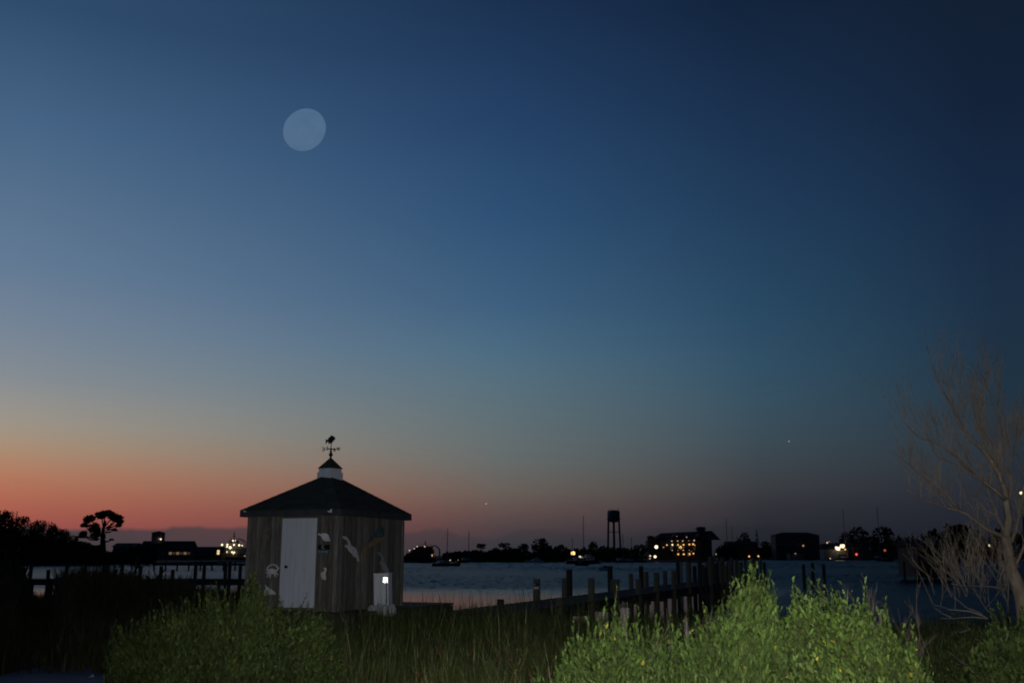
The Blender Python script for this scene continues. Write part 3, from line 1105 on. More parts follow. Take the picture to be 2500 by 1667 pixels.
# listed piles: (image column, row of its top, edge, material, radius)
LIST = [(1220.5, 1462, 0, "pile_dark", 0.125), (1309, 1413, 0, "pile", 0.135), (1378, 1410.5, 0, "pile", 0.115), (1495, 1414, 0, "pile", 0.12), (1541.5, 1400, 0, "pile", 0.11),
        (1579, 1395, 0, "pile", 0.125), (1623, 1393, 0, "pile", 0.125), (1657, 1372, 0, "pile_dark", 0.11), (1664, 1371, 0, "pile_grey", 0.10),
        (1365, 1458.5, 1, "pile", 0.13), (1443, 1410.6, 1, "pile", 0.125), (1506, 1413, 1, "pile", 0.125), (1561, 1412, 1, "pile", 0.125),
        (1603, 1396.5, 1, "pile", 0.135), (1644, 1392, 1, "pile", 0.125), (1682, 1371, 1, "pile", 0.13)]
sign_pile = None
for px, py, e, mk, r in LIST:
    tt = pier_t(px, e)
    p = A0 + pd * tt + pn * (PW * e + (0.2 if e else -0.2))
    zt = at(px, py, p.y).z
    gz = min(-0.9, 0)
    o = pile_obj(xat(px, p.y, 1.2), p.y, -0.9, zt, r, mk, pier, (pr.uniform(-.012, .012), pr.uniform(-.012, .012)))
    if px == 1309:
        sign_pile = (xat(px, p.y, 1.8), p.y, zt, r)
for e in (0, 1):
    tt = pier_t(1690 if e == 0 else 1700, e)
    while tt < PL:
        p = A0 + pd * tt + pn * (PW * e + (0.2 if e else -0.2))
        pile_obj(p.x, p.y, -0.9, pr.uniform(2.1, 2.75), pr.uniform(0.11, 0.15), pr.choice(["pile", "pile", "pile_dark"]), pier, (pr.uniform(-.015, .015), pr.uniform(-.015, .015)))
        tt += pr.uniform(1.5, 2.3)
# cross caps under the deck
for k in range(18):
    p = A0 + pd * (k * 3.2) + pn * PW / 2
    MB().box((p.x, p.y, ZD - 0.38), (0.15, PW + 0.6, 0.16), math.atan2(pd.y, pd.x)).build("cross_cap", M["timber"], pier)
# sign on its pile
x, y, zt, r = sign_pile
sg = thing("pile_sign", "small black slip sign with a white letter, fixed to a pier pile", "sign", (x, y - r, zt - 0.3))
MB().box((x, y - r - 0.016, zt - 0.195), (0.235, 0.02, 0.135)).build("board", M["black"], sg)
MB().box((x, y - r - 0.014, zt - 0.315), (0.20, 0.014, 0.085)).build("tag", M["white_worn"], sg)
place_text("K", 0.12, "lettering", M["white_worn"], sg, Vector((x - 0.06, y - r - 0.029, zt - 0.195)), Vector((1, 0, 0)), Vector((0, -1, 0)))

# free-standing mooring piles beside the pier
for px, py, Y, lab in [(1389.6, 1389.5, 50, "tall dark mooring pile just behind a short pale pile of the pier"),
                       (1489, 1381, 60, "tall dark mooring pile in front of the small moored boat"),
                       (1565, 1381, 68, "tall dark mooring pile left of the lit hotel's reflection")]:
    p = at(px, py, Y)
    o = pile_obj(p.x, Y, -1.0, p.z, 0.15, "pile_dark")
    o.name = "mooring_pile"
    tag(o, lab, "pile", "mooring piles beside the pier")
for px, py, Y, lab in [(1961, 1377, 92, "dark mooring pile in open water, leftmost of a row of three"), (1983, 1373, 94, "dark mooring pile in open water, middle one of a row of three"),
                       (2010, 1376, 92, "dark mooring pile in open water, rightmost of a row of three"), (2206, 1370, 110, "lone dark mooring pile in the water near the old boathouse")]:
    p = at(px, py, Y)
    o = pile_obj(p.x, Y, -1.0, p.z, 0.14, "pile_dark")
    o.name = "mooring_pile"
    tag(o, lab, "pile", "mooring piles in the open water")

# ================================================================== LEFT DOCKS
ld = thing("dock", "dark timber dock on slender posts beyond the reeds left of the shed", "dock", (-20, 61, 0))
LX0, LX1, LY = xat(15, 60), xat(612, 62), 60.5
mb = MB()
x = LX0
while x < LX1:
    mb.box((x, LY + 0.9, 1.43 + pr.uniform(-.005, .005)), (0.16, 1.8, 0.045))
    x += 0.172
mb.build("decking", M["plank"], ld, kind="stuff")
for dy in (0.05, 1.75):
    MB().box(((LX0 + LX1) / 2, LY + dy, 1.26), (LX1 - LX0, 0.1, 0.28)).build("stringer", M["timber"], ld)
for px, zt in [(30, 2.2), (78, 2.35), (121, 2.0), (165, 2.3), (210, 2.2), (255, 2.2), (300, 2.3), (345, 2.2), (395, 2.2), (424, 2.0), (479, 2.45), (500, 2.3), (552, 2.3), (562, 2.4), (588, 2.3)]:
    pile_obj(xat(px, LY, 1.8), LY - 0.16, -0.9, zt, 0.105, "pile_dark", ld)
    if px % 2 == 0:
        pile_obj(xat(px, LY, 1.8) + 0.3, LY + 1.98, -0.9, 1.38, 0.105, "pile_dark", ld)

fd = thing("dock", "far low dock on closely spaced posts, across the water left of the shed", "dock", (-55, 195, 0))
FX0, FX1, FY = xat(375, 195), xat(606, 195), 195.0
mb = MB()
x = FX0
while x < FX1:
    mb.box((x, FY + 1, 1.33), (0.3, 2.0, 0.06))
    x += 0.32
mb.build("decking", M["plank"], fd, kind="stuff")
MB().box(((FX0 + FX1) / 2, FY + 0.05, 1.12), (FX1 - FX0, 0.15, 0.36)).build("stringer", M["timber"], fd)
x = FX0 + 0.3
while x < FX1:
    pile_obj(x, FY - 0.2, -0.9, 1.36 + pr.uniform(0, 0.5), 0.16, "pile_dark", fd)
    x += 2.15

# ================================================================== BOATS
def hull_mesh(L, B, H, bow=0.45, transom=0.8):
    """lofted hull along +X (bow at +L/2), keel at z=0.0-"""
    b = MB()
    ns, m_ = 9, 7
    vs = []
    for i in range(ns):
        t_ = i / (ns - 1)
        x = -L / 2 + L * t_
        w = B / 2 * (transom if t_ < 0.01 else min(1, transom + (1 - transom) * t_ * 3)) * (1 if t_ < 0.5 else max(0.02, 1 - ((t_ - 0.5) / 0.5) ** 2.2))
        sheer = H * (1 + 0.28 * max(0, t_ - 0.35) ** 1.3)
        for k in range(m_):
            a = math.pi * k / (m_ - 1)
            yy = -math.cos(a)
            zz = 1 - math.sin(a) ** 0.7
            rake = bow * max(0, t_ - 0.6) / 0.4 * zz
            vs.append((x + rake, w * (abs(yy) ** 0.6) * (1 if yy > 0 else -1), -0.25 + (sheer + 0.25) * zz))
    fs = []
    for i in range(ns - 1):
        for k in range(m_ - 1):
            fs.append((i * m_ + k, (i + 1) * m_ + k, (i + 1) * m_ + k + 1, i * m_ + k + 1))
        fs.append((i * m_, i * m_ + m_ - 1, (i + 1) * m_ + m_ - 1, (i + 1) * m_))
    fs.append(tuple(range(m_)))
    fs.append(tuple((ns - 1) * m_ + k for k in range(m_)))
    b.add(vs, fs)
    return b


def xf(b, loc, rz):
    Mx = Matrix.Translation(loc) @ Matrix.Rotation(rz, 4, "Z")
    b.v = [tuple(Mx @ Vector(v)) for v in b.v]
    return b


def sailboat(px, ytop, Y, L, label, rz, hm="hull_d", masts=None, lamp=None, mm="alu"):
    x = xat(px, Y, 1)
    o = thing("sailboat", label, "sailboat", (x, Y, 0), "sailboats moored in the harbour")
    loc = Vector((x, Y, 0))
    zt = at(px, ytop, Y).z
    xf(hull_mesh(L, L * 0.3, L * 0.11), loc, rz).build("hull", M[hm], o, smooth=False)
    c = MB().box((-L * 0.05, 0, L * 0.14), (L * 0.36, L * 0.18, L * 0.075))
    c.box((-L * 0.16, 0, L * 0.185), (L * 0.2, L * 0.16, L * 0.05))
    xf(c, loc, rz).build("cabin", M["hull_w"], o)
    c = MB()
    for k in (-.12, -.02, .08):
        c.box((L * k, -L * 0.0905, L * 0.145), (L * 0.06, 0.02, L * 0.03))
    xf(c, loc, rz).build("window", M["glass"], o)
    rr = max(0.09, L * 0.0115) * (1.5 if Y > 350 else 1.0)
    c = MB().tube([(L * 0.06, 0, L * 0.1), (L * 0.06, 0, zt)], [rr, rr * 0.7], 6)
    for f in (0.55,):
        c.box((L * 0.06, 0, L * 0.1 + (zt - L * .1) * f), (0.05, L * 0.12, 0.05))
    xf(c, loc, rz).build("mast", M[mm], o)
    xf(MB().tube([(L * 0.05, 0, L * 0.24), (-L * 0.36, 0, L * 0.235)], rr * 0.8, 6).tube([(L * 0.04, 0, L * 0.27), (-L * 0.34, 0, L * 0.262)], rr * 1.7, 6), loc, rz).build("boom", M["hull_b"], o)
    c = MB()
    for end in ((L * 0.5, 0, L * 0.14), (-L * 0.48, 0, L * 0.12), (0, L * 0.14, L * .12), (0, -L * 0.14, L * .12)):
        c.tube([end, (L * 0.06, 0, zt - 0.1)], 0.012, 4)
    xf(c, loc, rz).build("stay", M["alu"], o)
    if masts:
        for f, zf in masts:
            xf(MB().tube([(L * f, 0, L * 0.1), (L * f, 0, L * .1 + (zt - L * .1) * zf)], [rr, rr * .7], 6), loc, rz).build("mizzen_mast", M[mm], o)
    if lamp:
        xf(MB().ball((lamp[0] * L, -0.3, lamp[1]), lamp[2], 8, 6), loc, rz).build("lamp", M[lamp[3]], o)
    return o


sailboat(1088, 1288, 275, 7.2, "dark sailboat with a tall bare mast moored off the ferry's stern", R(8), "hull_d", lamp=(0.16, 1.55, 0.14, "lamp_pink"))
sailboat(1141, 1296, 405, 9.0, "small sailboat with a faint thin mast against the tree line", R(10), "hull_d", lamp=(-0.4, 0.9, 0.22, "lamp_warm"))
sailboat(1421, 1259, 340, 10.5, "tall two masted sailboat behind the white motor yacht", R(4), "hull_d", masts=[(-0.30, 0.52)])
sailboat(1774, 1264, 520, 9.5, "sailboat with a tall mast right of the lit hotel", R(6), "hull_w")
sailboat(1788, 1284, 540, 8.0, "sailboat with a shorter mast just right of the hotel's tall one", R(-6), "hull_d")
sailboat(2063, 1242, 600, 11.0, "sailboat with a tall dark mast above the brightly lit quay", R(6), "hull_d")
sailboat(2147, 1237, 600, 11.5, "sailboat with a thin tall mast before the round dark trees", R(-8), "hull_d")
sailboat(1519, 1302, 400, 8.0, "small sailboat with a short mast at the water tower's foot", R(12), "hull_d")
sailboat(1540, 1311, 398, 7.0, "small sailboat with a stub mast between water tower and hotel", R(-12), "hull_d")

# white motor yacht
def motor_boat(px0, px1, Y, label, rz, hm, cabin="hull_w", name="motor_boat", cat="motor boat", lamp=None, bowleft=True, hf=0.11):
    L = (px1 - px0) * mpp(Y)
    x = xat((px0 + px1) / 2, Y, 0.5)
    o = thing(name, label, cat, (x, Y, 0))
    loc = Vector((x, Y, 0))
    r_ = rz + (math.pi if bowleft else 0)
    xf(hull_mesh(L * 0.94, L * 0.3, L * hf), loc, r_).build("hull", M[hm], o)
    c = MB().add([(-L * .28, -L * .11, L * hf), (L * .24, -L * .1, L * hf), (L * .24, L * .1, L * hf), (-L * .28, L * .11, L * hf),
                  (-L * .26, -L * .09, L * (hf + .1)), (L * .06, -L * .08, L * (hf + .1)), (L * .06, L * .08, L * (hf + .1)), (-L * .26, L * .09, L * (hf + .1))],
                 [(0, 1, 5, 4), (1, 2, 6, 5), (2, 3, 7, 6), (3, 0, 4, 7), (4, 5, 6, 7)])
    xf(c, loc, r_).build("cabin", M[cabin], o)
    c = MB()
    for k in (-.2, -.1, 0.0):
        for s in (-1, 1):
            c.box((L * k, s * L * 0.104, L * (hf + .05)), (L * 0.07, 0.02, L * 0.035))
    xf(c, loc, r_).build("window", M["glass"], o)
    c = MB().tube([(-L * .1, 0, L * (hf + .1)), (-L * .14, 0, L * (hf + .24))], 0.05, 5)
    c.box((-L * .1, 0, L * (hf + .13)), (L * .16, L * .14, L * .03))
    xf(c, loc, r_).build("flybridge", M[cabin], o)
    c = MB()
    for s in (-1, 1):
        c.tube([(L * .1, s * L * .12, L * (hf + .09)), (L * .3, s * L * .09, L * (hf + .1)), (L * .47, 0, L * (hf + .13))], 0.03, 4)
    xf(c, loc, r_).build("rail", M["alu"], o)
    if lamp:
        xf(MB().ball((lamp[0] * L, lamp[1] * L, lamp[2]), lamp[3], 8, 6), loc, r_).build("lamp", M[lamp[4]], o)
    return o


motor_boat(1385, 1470, 345, "long pale motor yacht with a bright white lamp, moored mid harbour", R(6), "hull_w", lamp=(0.16, 0.15, 2.55, 0.42, "lamp_white"))
motor_boat(1404, 1438, 285, "small dark dinghy lying just before the pale motor yacht", R(10), "hull_d", cabin="hull_d", name="dinghy", cat="boat", hf=0.2)
motor_boat(1459, 1493, 195, "small boxy boat with a pale stern behind a tall mooring pile", R(40), "hull_w", cabin="hull_d", name="moored_boat", cat="boat", hf=0.22)
motor_boat(1282, 1330, 400, "pale cabin boat moored under the highest tree of the far shore", R(5), "hull_w")
motor_boat(2140, 2182, 470, "dark cabin boat moored below a red lamp near the round trees", R(-5), "hull_d", cabin="hull_d", lamp=(0.0, 0.1, 5.0, 0.55, "lamp_redorange"))
motor_boat(1480, 1580, 404, "long low dark work boat lying along the quay left of the hotel", R(0), "hull_d", cabin="hull_d", hf=0.06)
motor_boat(505, 556, 66, "small dark skiff tied up at the dock left of the shed", R(10), "hull_d", cabin="hull_d", name="skiff", cat="boat", hf=0.28)


def ferry(px0, px1, Y, label, lamps, mast_px, mast_top, levels, gantry, hm):
    """levels: list of (px0,px1,ytop,ybottom) deck houses; lamps: (px,py,r,mat)"""
    x = xat((px0 + px1) / 2, Y, 2)
    o = thing("ferry", label, "ferry", (x, Y, 0))
    L = (px1 - px0) * mpp(Y)
    dy = 7.0
    b = hull_mesh(L, dy, 2.0, 1.0, 0.9)
    xf(b, Vector((x, Y + 3, 0)), math.pi).build("hull", M["hull_d"], o)
    for i, (a, c, yt, yb) in enumerate(levels):
        p, q = at(a, yt, Y), at(c, yb, Y)
        dz = dy - 0.8 - 0.7 * i
        hb = MB()
        inset = 0.12 * (q.x - p.x)
        z0, z1 = q.z, p.z
        y0 = Y + 0.3 + 0.25 * i
        hb.add([(p.x, y0, z0), (q.x, y0, z0), (q.x, y0 + dz, z0), (p.x, y0 + dz, z0),
                (p.x + inset, y0 + .05, z1), (q.x - inset * .5, y0 + .05, z1), (q.x - inset * .5, y0 + dz, z1), (p.x + inset, y0 + dz, z1)],
               [(0, 1, 5, 4), (1, 2, 6, 5), (2, 3, 7, 6), (3, 0, 4, 7), (4, 5, 6, 7)])
        dk = hb.build("deck_house", M[hm], o)
        n_w = max(2, int((q.x - p.x) / 1.6))
        wbm = MB()
        for k in range(n_w):
            wx = p.x + inset + (q.x - p.x - inset * 1.6) * (k + .5) / n_w
            MB().box((wx, y0 + 0.01, z0 + (z1 - z0) * .58), (0.7, 0.08, (z1 - z0) * .3)).build("window", M["glass"], dk)
        # railing round each roof
        rl = MB()
        for zz in (0.45, 0.9):
            rl.tube([(p.x + inset, y0 + .05, z1 + zz), (q.x - inset * .5, y0 + .05, z1 + zz)], 0.03, 4)
        for k in range(n_w + 1):
            xx = p.x + inset + (q.x - p.x - inset * 1.5) * k / n_w
            rl.tube([(xx, y0 + .05, z1), (xx, y0 + .05, z1 + .9)], 0.03, 4)
        rl.build("railing", M["alu"], o)
    mt, mb_ = at(mast_px, mast_top, Y), at(mast_px, mast_top + 22, Y)
    b = MB().tube([(mt.x, Y + 3, mb_.z - 1), (mt.x, Y + 3, mt.z)], [0.3, 0.12], 6)
    b.box((mt.x, Y + 3, mt.z - 1.0), (1.6, 0.12, 0.12)).box((mt.x, Y + 3, mt.z - 2.0), (1.1, 0.3, 0.35))
    for k in (-1.2, 1.3, 2.4):
        b.tube([(mt.x + k, Y + 3, mb_.z - 1.5), (mt.x + k, Y + 3, mb_.z + 1.6)], 0.05, 4)
    b.build("mast", M["steel"], o)
    g = MB()
    for k in (0, 1):
        pts = [(at(px, py, Y).x, Y + 1 + 4 * k, at(px, py, Y).z) for px, py in gantry]
        g.tube(pts, 0.16, 5)
    for px, py in gantry:
        q = at(px, py, Y)
        g.tube([(q.x, Y + 1, q.z), (q.x, Y + 5, q.z)], 0.1, 4)
    g.build("gantry", M["steel"], o)
    for px, py, r_, mk in lamps:
        q = at(px, py, Y - 0.4)
        MB().ball(q, r_ * .74, 8, 6).build("lamp", M[mk], o, smooth=True)
    return o


def f4(x, y):
    return 520 + x * 0.0574, 1280 + y * 0.0574


ferry(528, 606, 478, "brightly lit ferry with many deck lamps, docked left of the shed",
      [(*f4(385, 858), 0.62, "lamp_white"), (*f4(610, 850), 0.55, "lamp_white"), (*f4(598, 938), 0.5, "lamp_white"), (*f4(732, 975), 0.85, "lamp_white"), (*f4(893, 858), 0.55, "lamp_white"),
       (*f4(1115, 875), 0.62, "lamp_white"), (*f4(1240, 890), 0.4, "lamp_white"), (*f4(850, 682), 0.5, "lamp_white"), (*f4(950, 678), 0.38, "lamp_pink"),
       (*f4(590, 1158), 0.42, "lamp_white"), (*f4(810, 1168), 0.5, "lamp_white"), (*f4(900, 1180), 0.5, "lamp_white"), (*f4(1350, 1332), 0.4, "lamp_dim"),
       (*f4(700, 930), 0.3, "lamp_redorange"), (*f4(860, 1240), 0.4, "lamp_warm")],
      568, 1297, [(532, 604, 1347, 1362), (538, 598, 1336, 1347), (552, 586, 1326, 1336), (556, 576, 1318, 1326)],
      [f4(1000, 600), f4(1130, 620), f4(1270, 720), f4(1350, 860), f4(1375, 1020), f4(1375, 1240)], "siding_w")
ferry(976, 1062, 402, "dark ferry with small pink deck lamps, right behind the shed's wall",
      [(999.6, 1342.8, 0.30, "lamp_pink"), (1011, 1338.5, 0.24, "lamp_pink"), (1018.5, 1333.4, 0.28, "lamp_pink"), (1037, 1333.4, 0.30, "lamp_pink"), (1055, 1354, 0.26, "lamp_warm"), (1055, 1357, 0.2, "lamp_warm")],
      1037, 1318, [(984, 1060, 1349, 1362), (1000, 1060, 1340, 1349), (1012, 1056, 1333, 1340)],
      [(1054, 1333), (1062, 1331), (1068, 1336), (1072, 1342), (1072, 1356)], "hull_d")

# ================================================================== BUILDINGS
def gable_house(name, label, cat, px0, px1, yeave, yridge, Y, wall_m, ybase=None, depth=8.0, windows=(), lit=None, roof_type="gable", lean=1.0):
    p0, p1 = at(px0, yeave, Y), at(px1, yeave, Y)
    zr = at((px0 + px1) / 2, yridge, Y + depth / 2).z
    ze = p0.z
    zb = 0.4
    o = thing(name, label, cat, ((p0.x + p1.x) / 2, Y, zb))
    W = p1.x - p0.x
    MB().box(((p0.x + p1.x) / 2, Y + depth / 2, (zb + ze) / 2), (W, depth, ze - zb)).build("wall", M[wall_m], o)
    ov = 0.4
    b = MB()
    xi = 0 if roof_type == "gable" else min(W * .3, depth / 2)
    vs = [(p0.x - ov, Y - ov, ze), (p1.x + ov, Y - ov, ze), (p1.x + ov, Y + depth + ov, ze), (p0.x - ov, Y + depth + ov, ze),
          (p0.x - ov + xi, Y + depth / 2, zr), (p1.x + ov - xi, Y + depth / 2, zr)]
    b.add(vs, [(0, 1, 5, 4), (2, 3, 4, 5), (0, 3, 4), (1, 2, 5), (0, 1, 2, 3)])
    roof_ = b.build("roof", M["roofing"], o)
    for w in windows:
        px, py, ww, hh, mk = w
        q = at(px, py, Y)
        f = MB().box((q.x, Y - 0.03, q.z), (ww + 0.25, 0.08, hh + 0.25)).build("window", M["trim_w"] if wall_m != "siding_w" else M["siding"], o)
        MB().box((q.x, Y - 0.06, q.z), (ww, 0.06, hh)).build("pane", M[mk], f)
    return o, roof_


def lamp_part(parent, px, py, Y, r, mk, name="lamp"):
    q = at(px, py, Y)
    return MB().ball(q, r, 8, 6).build(name, M[mk], parent, smooth=True)


# left: house with the glazed lookout on its roof
o, _ = gable_house("lookout_house", "dark house with a square lit lookout tower on its roof", "house", 340, 463, 1340, 1320, 476, "siding", depth=12,
                   windows=[(416 + 9 * k, 1350, 1.3, 1.1, "win_dim" if k % 2 else "win_warm") for k in range(6)] + [(352 + 14 * k, 1352, 1.0, 1.2, "glass") for k in range(4)])
tx = at(386.5, 1310, 480)
MB().box((tx.x, 480, at(386, 1313.5, 480).z), (4.6, 4.6, 4.8)).build("lookout", M["siding_w"], o)
lw = at(386, 1306, 477.6)
for k in (-1.4, 0, 1.4):
    f = MB().box((tx.x + k, 477.66, lw.z), (1.2, 0.1, 1.6)).build("window", M["trim_w"], o)
    MB().box((tx.x + k, 477.6, lw.z), (0.95, 0.06, 1.35)).build("pane", M["glass"], f)
b = MB()
zt_, zl_ = at(386, 1295.5, 480).z, at(386, 1300.5, 480).z
b.add([(tx.x - 2.9, 477.1, zl_), (tx.x + 2.9, 477.1, zl_), (tx.x + 2.9, 482.9, zl_), (tx.x - 2.9, 482.9, zl_), (tx.x, 480, zt_)], [(0, 1, 4), (1, 2, 4), (2, 3, 4), (3, 0, 4), (0, 1, 2, 3)])
b.build("lookout_roof", M["roofing"], o)
lamp_part(o, 392.5, 1315.5, 476.8, 0.34, "lamp_white")
lamp_part(o, 388, 1314.5, 476.8, 0.24, "lamp_dim")

o, _ = gable_house("waterside_shed", "low dark shed with one lit window between lookout house and ferry", "building", 472, 540, 1347, 1334, 470, "siding_b", depth=9,
                   windows=[(533, 1347.5, 1.1, 1.9, "win_bright"), (510, 1350, 1.2, 1.2, "glass"), (490, 1350, 1.2, 1.2, "glass")])
o, _ = gable_house("cottage", "low dark cottage between the lone pine and the lookout house", "house", 276, 328, 1334, 1325, 330, "siding_b", depth=8,
                   windows=[(290, 1341, .9, 1.0, "glass"), (303, 1341, .9, 1.0, "glass")])
lamp_part(o, 313, 1344.5, 329.5, 0.2, "lamp_pink")

# the hotel
HY = 480.0


def r7(x, y):
    return 1560 + x * 0.09354, 1260 + y * 0.09354


HX0, HX1 = at(1583, 1330, HY).x, at(1752, 1330, HY).x
zE = at(1680, 1316, HY).z
hotel = thing("hotel", "large dark hotel with galleries lit by rows of warm lamps", "hotel", ((HX0 + HX1) / 2, HY, 0.5))
Dp = 16
wx0, wx1 = at(1612, 1330, HY).x, at(1738, 1330, HY).x
MB().box(((wx0 + wx1) / 2, HY + Dp / 2, (0.5 + zE) / 2), (wx1 - wx0, Dp, zE - 0.5)).build("wall", M["siding_b"], hotel)
zr = at(1670, 1296.5, HY + Dp / 2).z
zr2 = at(1700, 1295, HY + Dp / 2).z
b = MB()
ex0, ex1 = at(1598, 1316, HY - 2).x, at(1757, 1316, HY).x
b.add([(ex0, HY - 2.4, zE), (ex1, HY - 2.4, zE - .3), (ex1, HY + Dp + 1, zE), (ex0, HY + Dp + 1, zE), (at(1613, 1300, HY + 8).x, HY + 8, at(1613, 1301, HY + 8).z), (at(1738, 1296, HY + 8).x, HY + 8, zr2)],
      [(0, 1, 5, 4), (1, 2, 5), (2, 3, 4, 5), (3, 0, 4), (0, 1, 2, 3)])
roof_h = b.build("roof", M["roofing"], hotel)
# rooftop lantern
q0, q1 = at(1702, 1296, HY + 8), at(1720, 1289, HY + 8)
lan = MB().box(((q0.x + q1.x) / 2, HY + 8, q1.z - .8), (q1.x - q0.x, 3.6, 2.8)).build("lantern", M["siding"], roof_h)
a0, a1, at_ = at(1697, 1291, HY + 8), at(1724, 1291, HY + 8), at(1710.5, 1284.5, HY + 8)
b = MB().add([(a0.x, HY + 5.5, a0.z), (a1.x, HY + 5.5, a0.z), (a1.x, HY + 10.5, a0.z), (a0.x, HY + 10.5, a0.z), (at_.x, HY + 8, at_.z)], [(0, 1, 4), (1, 2, 4), (2, 3, 4), (3, 0, 4), (0, 1, 2, 3)])
b.build("lantern_roof", M["roofing"], roof_h)
# left wing with its small tower
w0, w1 = at(1583, 1330, HY + 1).x, at(1622, 1330, HY + 1).x
zw = at(1590, 1319, HY + 1).z
MB().box(((w0 + w1) / 2, HY + 6, (0.5 + zw) / 2), (w1 - w0, 10, zw - .5)).build("wing", M["siding_b"], hotel)
t0, t1 = at(1582, 1312, HY + .5), at(1596, 1312, HY + .5)
MB().box(((t0.x + t1.x) / 2, HY + 2.2, t0.z - 2), (t1.x - t0.x, 3.4, 5.5)).build("turret", M["siding_b"], hotel)
c_, tp = ((t0.x + t1.x) / 2, HY + 2.2), at(1589, 1306.5, HY + 2)
b = MB().add([(t0.x - .5, HY, t0.z + .6), (t1.x + .5, HY, t0.z + .6), (t1.x + .5, HY + 4.4, t0.z + .6), (t0.x - .5, HY + 4.4, t0.z + .6), (c_[0], c_[1], tp.z)], [(0, 1, 4), (1, 2, 4), (2, 3, 4), (3, 0, 4), (0, 1, 2, 3)])
b.build("turret_roof", M["roofing"], hotel)
g0, g1, gt = at(1603, 1318, HY), at(1628, 1318, HY), at(1609, 1306, HY)
b = MB().add([(g0.x - 1.2, HY - .6, g0.z), (g1.x, HY - .6, g0.z), (gt.x + 1.2, HY - .6, gt.z), (g0.x - 1.2, HY + 8, g0.z), (g1.x, HY + 8, g0.z), (gt.x + 1.2, HY + 8, gt.z)], [(0, 1, 2), (3, 4, 5), (0, 1, 4, 3), (1, 2, 5, 4), (0, 2, 5, 3)])
b.build("wing_roof", M["roofing"], hotel)
# three front gables
for ga, gc, gtop in ((1637, 1660, 1303), (1669, 1688, 1304), (1692, 1724, 1302)):
    pa, pc = at(ga, 1315.5, HY - 2.6), at(gc, 1315.5, HY - 2.6)
    pt_ = at((ga + gc) / 2, gtop, HY - 2.6)
    b = MB()
    zb_ = zE + 0.05
    b.add([(pa.x, HY - 2.6, zb_), (pc.x, HY - 2.6, zb_), (pt_.x, HY - 2.6, pt_.z), (pa.x, HY + 5, zb_), (pc.x, HY + 5, zb_), (pt_.x, HY + 5, pt_.z)],
          [(0, 1, 2), (3, 4, 5), (0, 1, 4, 3), (1, 2, 5, 4), (0, 2, 5, 3)])
    b.build("gable", M["siding"], roof_h)
    MB().box((pt_.x, HY - 2.64, zb_ + (pt_.z - zb_) * .35), (1.0, 0.06, 1.0)).build("window", M["glass"], roof_h)
# galleries: floors, columns, rails, doors
zfl = [at(1680, 1331.0, HY).z - 1.0, at(1680, 1345, HY).z + 0.2]
gx0, gx1 = at(1632, 1330, HY).x, at(1702, 1330, HY).x
for z in zfl:
    MB().box(((gx0 + gx1) / 2, HY - 1.25, z), (gx1 - gx0, 2.4, 0.22)).build("gallery_floor", M["siding"], hotel)
    b = MB()
    for zz in (0.5, 1.0):
        b.tube([(gx0, HY - 2.38, z + zz), (gx1, HY - 2.38, z + zz)], 0.05, 4)
    k = gx0
    while k <= gx1:
        b.tube([(k, HY - 2.38, z + .1), (k, HY - 2.38, z + 1.0)], 0.03, 4)
        k += 0.55
    b.build("gallery_rail", M["siding"], hotel)
for px in (1632, 1647, 1660, 1675, 1689, 1702):
    xx = at(px, 1330, HY - 2.3).x
    MB().box((xx, HY - 2.3, (0.5 + zE) / 2), (0.32, 0.32, zE - 0.5)).build("column", M["siding"], hotel)
for lev, py in enumerate((1324, 1338.5, 1352)):
    for px in (1639.5, 1653, 1667, 1682, 1695):
        q = at(px, py, HY)
        f = MB().box((q.x, HY - 0.04, q.z), (1.5, 0.1, 1.7)).build("window", M["siding"], hotel)
        MB().box((q.x, HY - 0.08, q.z), (1.2, 0.08, 1.4)).build("pane", M["glass"] if (lev + int(px)) % 4 else M["win_dim"], f)
for x7, y7, r_, mk in [(728, 745, .40, "lamp_warm"), (872, 742, .46, "lamp_white"), (1018, 740, .42, "lamp_warm"), (1165, 740, .46, "lamp_warm"), (1315, 730, .46, "lamp_warm"), (1412, 725, .5, "lamp_warm"), (1455, 752, .30, "lamp_warm"),
                       (1080, 805, .85, "lamp_big"), (858, 645, .28, "lamp_pink"), (1010, 640, .26, "lamp_pink"), (1143, 637, .28, "lamp_pink"), (1300, 630, .22, "lamp_dim"), (1440, 627, .34, "lamp_pink"), (1245, 542, .34, "lamp_dim"),
                       (867, 890, .30, "lamp_pink"), (1020, 885, .22, "lamp_dim"), (1160, 882, .26, "lamp_pink"), (1312, 880, .22, "lamp_dim"), (1370, 905, .3, "lamp_dim"),
                       (1025, 985, .48, "lamp_warm"), (1170, 985, .48, "lamp_warm"), (1322, 980, .48, "lamp_warm"), (1422, 968, .42, "lamp_warm"), (985, 520, .2, "lamp_dim")]:
    lamp_part(hotel, *r7(x7, y7), HY - 1.6 if y7 > 600 else HY - 2.9, r_ * .8, mk)

# street lamps and quay lamps (pole + globe)
def street_lamp(px, py, Y, r, mk, label, cat="street lamp", group="lamps along the far quay", zb=0.4, name="street_lamp"):
    q = at(px, py, Y)
    o = thing(name, label, cat, (q.x, Y, zb), group)
    MB().tube([(q.x, Y + .05, zb), (q.x, Y + .05, q.z)], [0.12, 0.07], 6).build("pole", M["steel"], o)
    MB().box((q.x, Y + .05, q.z + r), (r * 1.2, r * 1.2, 0.12)).build("hood", M["steel"], o)
    MB().ball(q, r, 8, 6).build("globe", M[mk], o, smooth=True)
    return o


